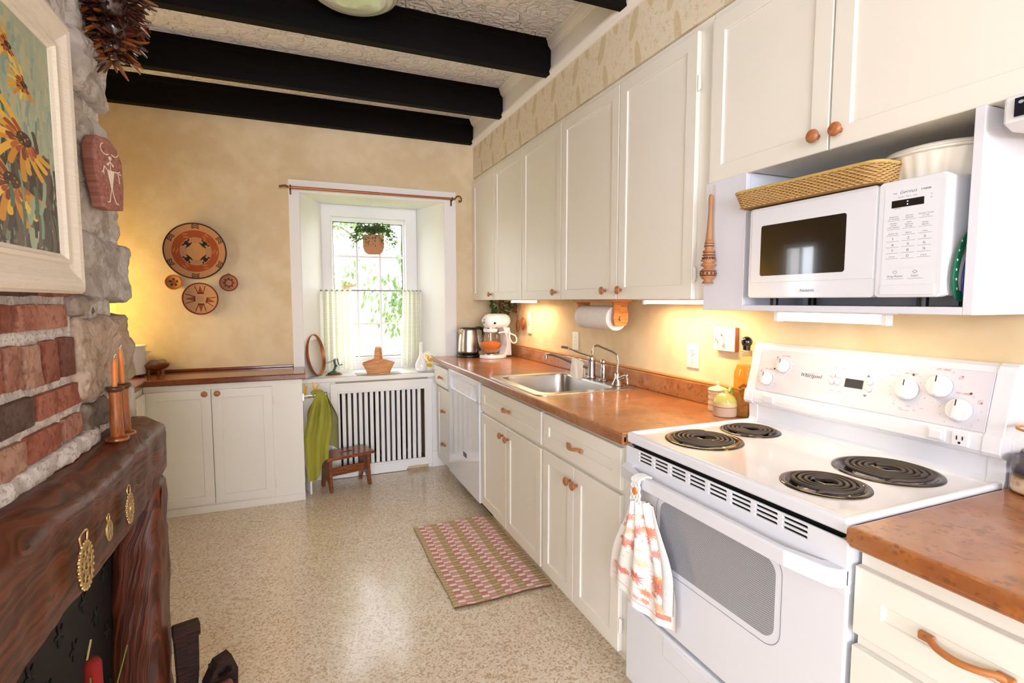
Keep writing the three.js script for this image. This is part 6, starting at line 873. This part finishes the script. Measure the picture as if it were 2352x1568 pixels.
// ------------------------------------------------------------------ left side: baskets, pot, bowl, towel rail, stool, rug
function coil(size, draw) { return print(512, 512, (g, w, h) => { g.translate(w / 2, h / 2); g.scale(w / 2, h / 2); draw(g); for (let i = 0; i < 26; i++) { g.strokeStyle = 'rgba(70,40,20,0.16)'; g.lineWidth = 0.008; g.beginPath(); g.arc(0, 0, i / 26, 0, 7); g.stroke(); } }); }
const disc = (g, r, c) => { g.fillStyle = c; g.beginPath(); g.arc(0, 0, r, 0, 7); g.fill(); };
const baskets = [
  [-0.619, 1.685, 0.185, 'large woven wall basket with black figures and an orange ring', (g) => { disc(g, 1, '#2c1c15'); disc(g, 0.965, '#c79a72'); disc(g, 0.75, '#a5511b'); disc(g, 0.51, '#bb9072'); disc(g, 0.3, '#c9a06a'); for (let k = 0; k < 6; k++) { g.save(); g.rotate(k * PI / 3 + 0.03); g.strokeStyle = '#3c2a20'; g.lineWidth = 0.03; for (const d of [-0.05, 0, 0.05]) { g.beginPath(); g.moveTo(-0.12, -0.86 + d); g.lineTo(0, -0.93 + d * 1.4); g.lineTo(0.12, -0.86 + d); g.stroke(); } g.restore(); g.save(); g.rotate(k * PI / 3 + 0.55); g.fillStyle = 'rgba(200,150,110,0.75)'; for (const [x, y] of [[-0.05, -0.6], [0.05, -0.66], [0.02, -0.56], [-0.02, -0.69]]) g.fillRect(x - 0.05, y - 0.02, 0.1, 0.035); g.restore(); } for (let k = 0; k < 4; k++) { g.save(); g.rotate(k * PI / 2 + PI / 4); g.fillStyle = '#1d1311'; g.fillRect(-0.06, -0.48, 0.12, 0.2); g.fillRect(-0.13, -0.45, 0.26, 0.04); g.fillRect(-0.13, -0.33, 0.26, 0.04); g.fillRect(-0.16, -0.47, 0.05, 0.05); g.fillRect(0.11, -0.47, 0.05, 0.05); g.restore(); } }],
  [-0.757, 1.476, 0.047, 'tiny amber woven wall basket with dark star, left of the red rimmed one', (g) => { disc(g, 1, '#b5661a'); disc(g, 0.86, '#b88a52'); g.fillStyle = '#4a281a'; for (let k = 0; k < 5; k++) { g.save(); g.rotate(k * PI * 0.4); g.fillRect(-0.16, -0.58, 0.32, 0.4); g.restore(); } disc(g, 0.32, '#a4521c'); }],
  [-0.431, 1.476, 0.055, 'tiny woven wall basket with a red zigzag ring and point on top', (g) => { disc(g, 1, '#7c2c20'); disc(g, 0.92, '#b08468'); g.fillStyle = '#6b2c20'; for (let k = 0; k < 8; k++) { g.save(); g.rotate(k * PI / 4); g.fillRect(-0.12, -0.62, 0.24, 0.3); g.restore(); } disc(g, 0.46, '#6b2c20'); disc(g, 0.36, '#bb9274'); }],
  [-0.604, 1.366, 0.106, 'middle sized woven wall basket with red rim and rust triangles', (g) => { disc(g, 1, '#7c1f1a'); disc(g, 0.94, '#c9a27a'); for (let k = 0; k < 4; k++) { g.save(); g.rotate(k * PI / 2 + (k === 1 ? 0.25 : 0)); g.strokeStyle = '#4f3a20'; g.lineWidth = 0.045; g.beginPath(); g.moveTo(-0.14, -0.36); g.lineTo(-0.3, -0.82); g.moveTo(0.14, -0.36); g.lineTo(0.3, -0.82); g.stroke(); g.fillStyle = '#9c4a20'; g.beginPath(); g.moveTo(-0.15, -0.36); g.lineTo(0, -0.86); g.lineTo(0.15, -0.36); g.fill(); g.fillStyle = '#5c3a1e'; g.fillRect(-0.18, -0.4, 0.36, 0.1); g.restore(); } disc(g, 0.2, '#bb9a7a'); }],
];
baskets.forEach(([x, y, R, label, draw]) => {
  const o = thing('wall_basket', label, 'basket', [x, y, ZB + 0.002], 0, 'woven baskets on the back wall'); const N = Math.max(6, Math.round(R / 0.0085)), pts = [[0.0001, 0.012]]; for (let i = 0; i <= N * 6; i++) { const t = i / (N * 6); pts.push([R * Math.max(t, 0.002), 0.014 + 0.03 * t * t * (R / 0.18 + 0.3) + 0.0012 * Math.abs(Math.sin(t * N * PI))]); } pts.push([R * 0.99, 0.008 + 0.03 * (R / 0.18 + 0.3)], [R * 0.5, 0.004], [0, 0]);
  const m = mesh('coil_bowl', lathe(pts, 64).rotateX(PI / 2), std({ map: coil(512, draw), color: '#e6d8ce', roughness: 0.85 }), o); const p = m.geometry.attributes.position, u = m.geometry.attributes.uv; for (let i = 0; i < p.count; i++) u.setXY(i, 0.5 + p.getX(i) / R / 2, 0.5 + p.getY(i) / R / 2);
  mesh('rim', new THREE.TorusGeometry(R * 0.992, 0.0035, 8, 72).translate(0, 0, 0.013 + 0.03 * (R / 0.18 + 0.3)), std({ color: ['#2c1c15', '#b5661a', '#7c2c20', '#7c1f1a'][baskets.findIndex((b) => b[0] === x)], roughness: 0.8 }), o);
  if (R === 0.055) mesh('tip', new THREE.ConeGeometry(0.022, 0.016, 16).scale(1, 1, 0.4).translate(0, 0.06, 0.02), std({ color: '#a5705a', roughness: 0.85 }), o);
});
const YLT = 0.87;
{ const o = thing('enamel_pot', 'white enamel pot on the corner worktop', 'pot', [-1.0, YLT, -3.975]); mesh('body', lathe([[0, 0.012], [0.085, 0.012], [0.09, 0.018], [0.092, 0.185], [0.1, 0.192], [0.1, 0.198], [0.088, 0.198], [0.086, 0.02], [0, 0.018]], 44), M.enamel, o); for (let k = 0; k < 3; k++) mesh('foot', cyl(0.01, 0.01, 0.016, 0.06 * Math.cos(k * 2.1), 0, 0.06 * Math.sin(k * 2.1), 10), M.black, o); mesh('spout', ext(poly([[0, 0], [0.034, 0.03], [0.028, 0.036], [0, 0.03]]), 0.02, 0.004).translate(0.086, 0.125, -0.01), M.enamel, o); }
{ const o = thing('tripod_bowl', 'dark wooden footed bowl on the corner worktop', 'bowl', [-0.862, YLT, -4.01]); mesh('bowl', lathe([[0, 0.03], [0.04, 0.032], [0.068, 0.05], [0.078, 0.072], [0.074, 0.074], [0.06, 0.056], [0, 0.042]], 40), M.stool, o); for (let k = 0; k < 3; k++) mesh('leg', cyl(0.009, 0.013, 0.042, 0.045 * Math.cos(k * 2.1 + 0.5), 0, 0.045 * Math.sin(k * 2.1 + 0.5), 12), M.stool, o);
  [[-0.012, 0.075, 0, 0.03, 'larger pale rounded stone lying in the footed bowl'], [0.034, 0.083, 0.006, 0.022, 'smaller pale rounded stone on the bowl edge']].forEach(([x, y, z, r, label], i) => solo('round_stone', label, 'stone', new THREE.SphereGeometry(r, 20, 14).scale(1.2, 0.8, 1), std({ color: i ? '#a98a64' : '#9c8a72', roughness: 0.7, map: T.stone }), [-0.862 + x, YLT + y, -4.01 + z], 0, false, 'stones in the bowl')); }
{ // lamp hidden behind the chimney: bulb on a small stand, its light falls on the back wall
  const o = thing('unseen_lamp', 'unseen small lamp with a yellow glass globe behind the chimney, placed to light the back wall', 'lamp', [-1.24, YLT, -3.9]);
  mesh('base', lathe([[0, 0], [0.07, 0], [0.07, 0.012], [0.02, 0.025], [0.012, 0.05], [0.012, 0.44], [0, 0.44]], 28), M.brass, o); mesh('globe', new THREE.SphereGeometry(0.07, 24, 18).translate(0, 0.5, 0), std({ color: '#f6cf6a', emissive: new THREE.Color(2.6, 1.7, 0.5), emissiveIntensity: 1 }), o);
  const l = new THREE.PointLight(new THREE.Color(1, 0.68, 0.14), 0.95, 0, 2); l.position.set(0, 0.5, 0); l.castShadow = true; l.shadow.radius = 3; o.add(l);
}
{ // towel rail, towel, pegs
  const o = thing('towel_rail', 'chrome swing towel rail on the side of the low cabinet', 'towel rail', [0.017, 0.7, -3.81]); mesh('plate', bx(0, 0.012, -0.03, 0.02, -0.03, 0.02, 0.003), M.chrome, o); mesh('arm', [rod([0.006, 0, 0], [0.15, 0.002, 0], 0.0045), new THREE.SphereGeometry(0.007, 10, 8).translate(0.15, 0.002, 0), rod([0.006, -0.02, -0.03], [0.13, -0.018, -0.07], 0.0045)], M.chrome, o);
  const tw = std({ color: '#a3a03c', roughness: 0.95, bumpMap: T.clothBump, bumpScale: 0.0012 });
  const t = thing('hand_towel', 'olive green towel draped over the chrome towel rail', 'towel', [0.098, 0.01, -3.81]);
  const tab = (T_, y) => { for (let i = 0; i < T_.length - 1; i++) if (y <= T_[i][0] && y >= T_[i + 1][0]) { const q = (T_[i][0] - y) / (T_[i][0] - T_[i + 1][0]); return T_[i][1] + (T_[i + 1][1] - T_[i][1]) * q; } return T_[T_.length - 1][1]; };
  const Lf = [[0.72, 0.112], [0.66, 0.09], [0.55, 0.055], [0.4, 0.022], [0.3, 0.03], [0.1, 0.04], [0, 0.04]], Rt = [[0.72, 0.15], [0.68, 0.178], [0.6, 0.198], [0.48, 0.2], [0.36, 0.178], [0.28, 0.172], [0.18, 0.166], [0, 0.166]];
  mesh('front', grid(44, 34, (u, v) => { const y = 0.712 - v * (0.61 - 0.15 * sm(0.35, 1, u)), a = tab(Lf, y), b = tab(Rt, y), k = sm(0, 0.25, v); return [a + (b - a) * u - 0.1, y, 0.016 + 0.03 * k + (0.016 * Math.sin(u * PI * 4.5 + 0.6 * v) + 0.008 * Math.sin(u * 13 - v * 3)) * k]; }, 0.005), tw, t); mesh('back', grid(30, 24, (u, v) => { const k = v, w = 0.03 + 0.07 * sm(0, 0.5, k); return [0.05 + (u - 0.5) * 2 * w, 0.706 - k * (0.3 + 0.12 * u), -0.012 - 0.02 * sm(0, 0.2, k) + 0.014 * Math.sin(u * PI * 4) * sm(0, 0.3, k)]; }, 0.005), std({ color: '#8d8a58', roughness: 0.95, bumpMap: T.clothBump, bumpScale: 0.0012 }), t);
  mesh('top_fold', tube([[-0.02, 0.7, 0], [0.0, 0.712, 0.002], [0.03, 0.712, 0.002], [0.05, 0.7, 0]], 0.016, 10, 20), tw, t);
  [[0.09, 0.0, 'yellow plastic clothes peg standing open on the towel'], [0.035, 1.2, 'yellow plastic clothes peg beside the low cabinet']].forEach(([x, a, label]) => { const p = thing('clothes_peg', label, 'clothes peg', [x, a ? 0.71 : 0.725, -3.835], a, 'yellow clothes pegs'); const y = phy({ color: '#e3a41f', roughness: 0.4 }); mesh('jaw', bx(-0.0055, 0.0055, -0.012, 0.062, -0.004, 0.004, 0.002).rotateZ(0.05), y, p); mesh('jaw', bx(-0.0055, 0.0055, -0.012, 0.058, -0.004, 0.004, 0.002).rotateZ(-0.62).translate(0.004, 0, 0), y, p); mesh('spring', new THREE.TorusGeometry(0.005, 0.0016, 6, 14).translate(0.004, 0.002, 0), M.chrome, p); });
  solo('white_board', 'white board leaning between the low cabinet and the radiator cover', 'board', bx(0, 0.014, 0, 0.16, -0.06, 0.06, 0.002), M.white, [0.035, 0, -3.87], 0.25);
}
{ // step stool
  const o = thing('step_stool', 'small brown wooden step stool below the window', 'stool', [0.3, 0, -3.905], 0.3), w = M.stool;
  const topS = rrect(-0.178, -0.105, 0.178, 0.105, 0.012); topS.holes.push(rrect(-0.05, -0.012, 0.05, 0.012, 0.011, THREE.Path)); mesh('seat', ext(topS, 0.014, 0.004, 2).rotateX(-PI / 2).translate(0, 0.237, 0), w, o);
  for (const s of [-1, 1]) { const sh = new THREE.Shape(); sh.moveTo(-0.1, 0); sh.lineTo(-0.065, 0); sh.quadraticCurveTo(-0.05, 0.07, 0, 0.075); sh.quadraticCurveTo(0.05, 0.07, 0.065, 0); sh.lineTo(0.1, 0); sh.lineTo(0.08, 0.12); sh.lineTo(0.078, 0.232); sh.lineTo(-0.078, 0.232); sh.lineTo(-0.08, 0.12); mesh('leg', ext(sh, 0.014, 0.003).rotateY(PI / 2).translate(s * 0.142 - 0.007, 0.004, 0).applyMatrix4(new THREE.Matrix4().makeShear(-s * 0.0, 0, 0, 0, 0, 0)), w, o); }
  mesh('stretcher', bx(-0.14, 0.14, 0.09, 0.15, -0.009, 0.009, 0.003), w, o);
}
{ // woven rug
  T.rug = print(1024, 1024, (g, w, h) => { g.fillStyle = '#c2ab82'; g.fillRect(0, 0, w, h); const r = mulberry(12), n = 36, rep = 4; for (let k = 0; k < rep; k++) { const x = 0.055 * w + k * w * 0.945 / rep, W = w * 0.945 / rep; for (let j = 0; j < n; j++) { const y = j / n * h, a = j % 2; g.fillStyle = a ? '#cd7f86' : '#ecdccb'; g.fillRect(x, y, W * 0.3, h / n); g.fillStyle = a ? '#e8d4c4' : '#d79c9a'; g.fillRect(x + W * 0.3, y, W * 0.34, h / n); g.fillStyle = a ? '#c4ab82' : '#b69c70'; g.fillRect(x + W * 0.64, y, W * 0.36, h / n); } } for (let i = 0; i < 9000; i++) { g.fillStyle = `rgba(${90 + r() * 60},${70 + r() * 50},${50 + r() * 40},0.12)`; g.fillRect(r() * w, r() * h, 8 + r() * 18, 2); } g.fillStyle = '#d9a6a0'; g.fillRect(0, h - 26, w, 8); g.fillStyle = '#a8946a'; g.fillRect(0, h - 12, w, 12); });
  const ribs = grid(10, 180, (u, v) => [0.6 + u * 0.475 + 0.003 * Math.sin(v * 9), 0.0065 + 0.0018 * Math.sin(v * PI * 72) + 0.0012 * Math.sin(u * 30 + v * 5), -2.985 + v * 0.875 + 0.006 * Math.sin(u * 6)], 0.005); const m = solo('woven_rug', 'striped pink and tan cotton rug in front of the sink', 'rug', ribs, std({ map: T.rug, roughness: 1, side: THREE.DoubleSide }), [0, 0, 0], 0, true); const u = m.geometry.attributes.uv; for (let i = 0; i < u.count; i++) u.setXY(i, u.getX(i), 1 - u.getY(i));
}

// ------------------------------------------------------------------ garden seen through the window
{
  const lawn = struct('ground_lawn', bx(-60, 60, -1.2, -0.9, -120, -4.9), std({ color: '#7c8a52', roughness: 1 }), 'pale sunlit lawn outside the window');
  const bark = std({ color: '#6b5a4c', roughness: 1 });
  const tree = (label, x, z, h, R, n, seed, c) => { const o = thing('garden_tree', label, 'tree', [x, -0.9, z], 0, 'trees outside the window'); mesh('trunk', [cyl(0.16, 0.1, h * 0.7, 0, 0, 0, 10), ...[0, 1, 2, 3].map((k) => tube([[0, h * (0.3 + k * 0.08), 0], [Math.cos(k * 2.2) * R * 0.5, h * (0.5 + k * 0.08), Math.sin(k * 2.2) * R * 0.5], [Math.cos(k * 2.2) * R * 0.9, h * (0.45 + k * 0.1), Math.sin(k * 2.2) * R * 0.9]], 0.05, 6, 12))], bark, o); const f = mesh('foliage', leaves(n, seed, 0.2, 0.045, (r) => { const b = Math.floor(r() * 14), rb = mulberry(seed + b * 7), bx_ = (rb() - 0.5) * 2 * R, by = h * (0.3 + 0.7 * rb()), bz = (rb() - 0.5) * 2 * R, q = 0.42 * R, a = r() * 6.28, e = Math.acos(2 * r() - 1), d = Math.pow(r(), 0.5) * q; return [V3(bx_ + d * Math.sin(e) * Math.cos(a), by + d * Math.cos(e), bz + d * Math.sin(e) * Math.sin(a)), V3(r() - 0.5, r() * 0.6 - 1, r() - 0.5)]; }), leafMat(c, 0.45), o, true); f.userData.kind = 'stuff'; };
  tree('drooping green tree nearest the window', 3.5, -13, 7.5, 2.1, 5200, 301, '#5f7a42'); tree('pale green tree left of the drooping one', -3.0, -19, 9, 2.2, 1500, 302, '#5f7a42'); tree('tree with bare lower branches beside the red house', 0.4, -24, 11, 2.4, 2600, 303, '#5f7a42');
  const hse = thing('neighbour_house', 'low red brick house across the lawn', 'house', [1.5, -0.9, -34]); mesh('wall', bx(-4.5, 1.6, 0, 3.2, -6, 0), std({ color: '#b98a80', roughness: 0.9 }), hse); mesh('roof', ext(poly([[-5, 3.2], [2.1, 3.2], [-1.4, 4.3]]), 7).translate(0, 0, -6.5), std({ color: '#8a6f68', roughness: 0.9 }), hse); mesh('window', bx(-0.9, 0.3, 1.0, 2.2, -0.02, 0.03), std({ color: '#50565c', roughness: 0.2 }), hse); mesh('window', bx(-3.4, -2.2, 1.0, 2.2, -0.02, 0.03), std({ color: '#50565c', roughness: 0.2 }), hse);
  const shrub = (label, x, z, R, seed, c) => { const o = thing('garden_shrub', label, 'shrub', [x, -0.9, z], 0, 'shrubs outside the window'); mesh('stem', cyl(0.04, 0.02, R * 0.8, 0, 0, 0, 8), bark, o); mesh('foliage', leaves(420, seed, 0.12, 0.04, (r) => { const a = r() * 6.28, e = Math.acos(r()), d = Math.pow(r(), 0.4) * R; return [V3(d * Math.sin(e) * Math.cos(a), 0.05 + d * Math.cos(e), d * Math.sin(e) * Math.sin(a)), V3(r() - 0.5, r(), r() - 0.5)]; }), leafMat(c, 0.4), o, true).userData.kind = 'stuff'; };
  shrub('bushy green shrub just outside the window', 1.35, -7.2, 0.5, 311, '#5f8a4a'); shrub('yellow green shrub outside behind the basket handle', 0.6, -8.6, 0.5, 312, '#9aa04a'); shrub('low shrub outside beside the plaid curtain', 0.15, -7.0, 0.4, 313, '#6f8a55');
}

renderer.render(scene, camera);
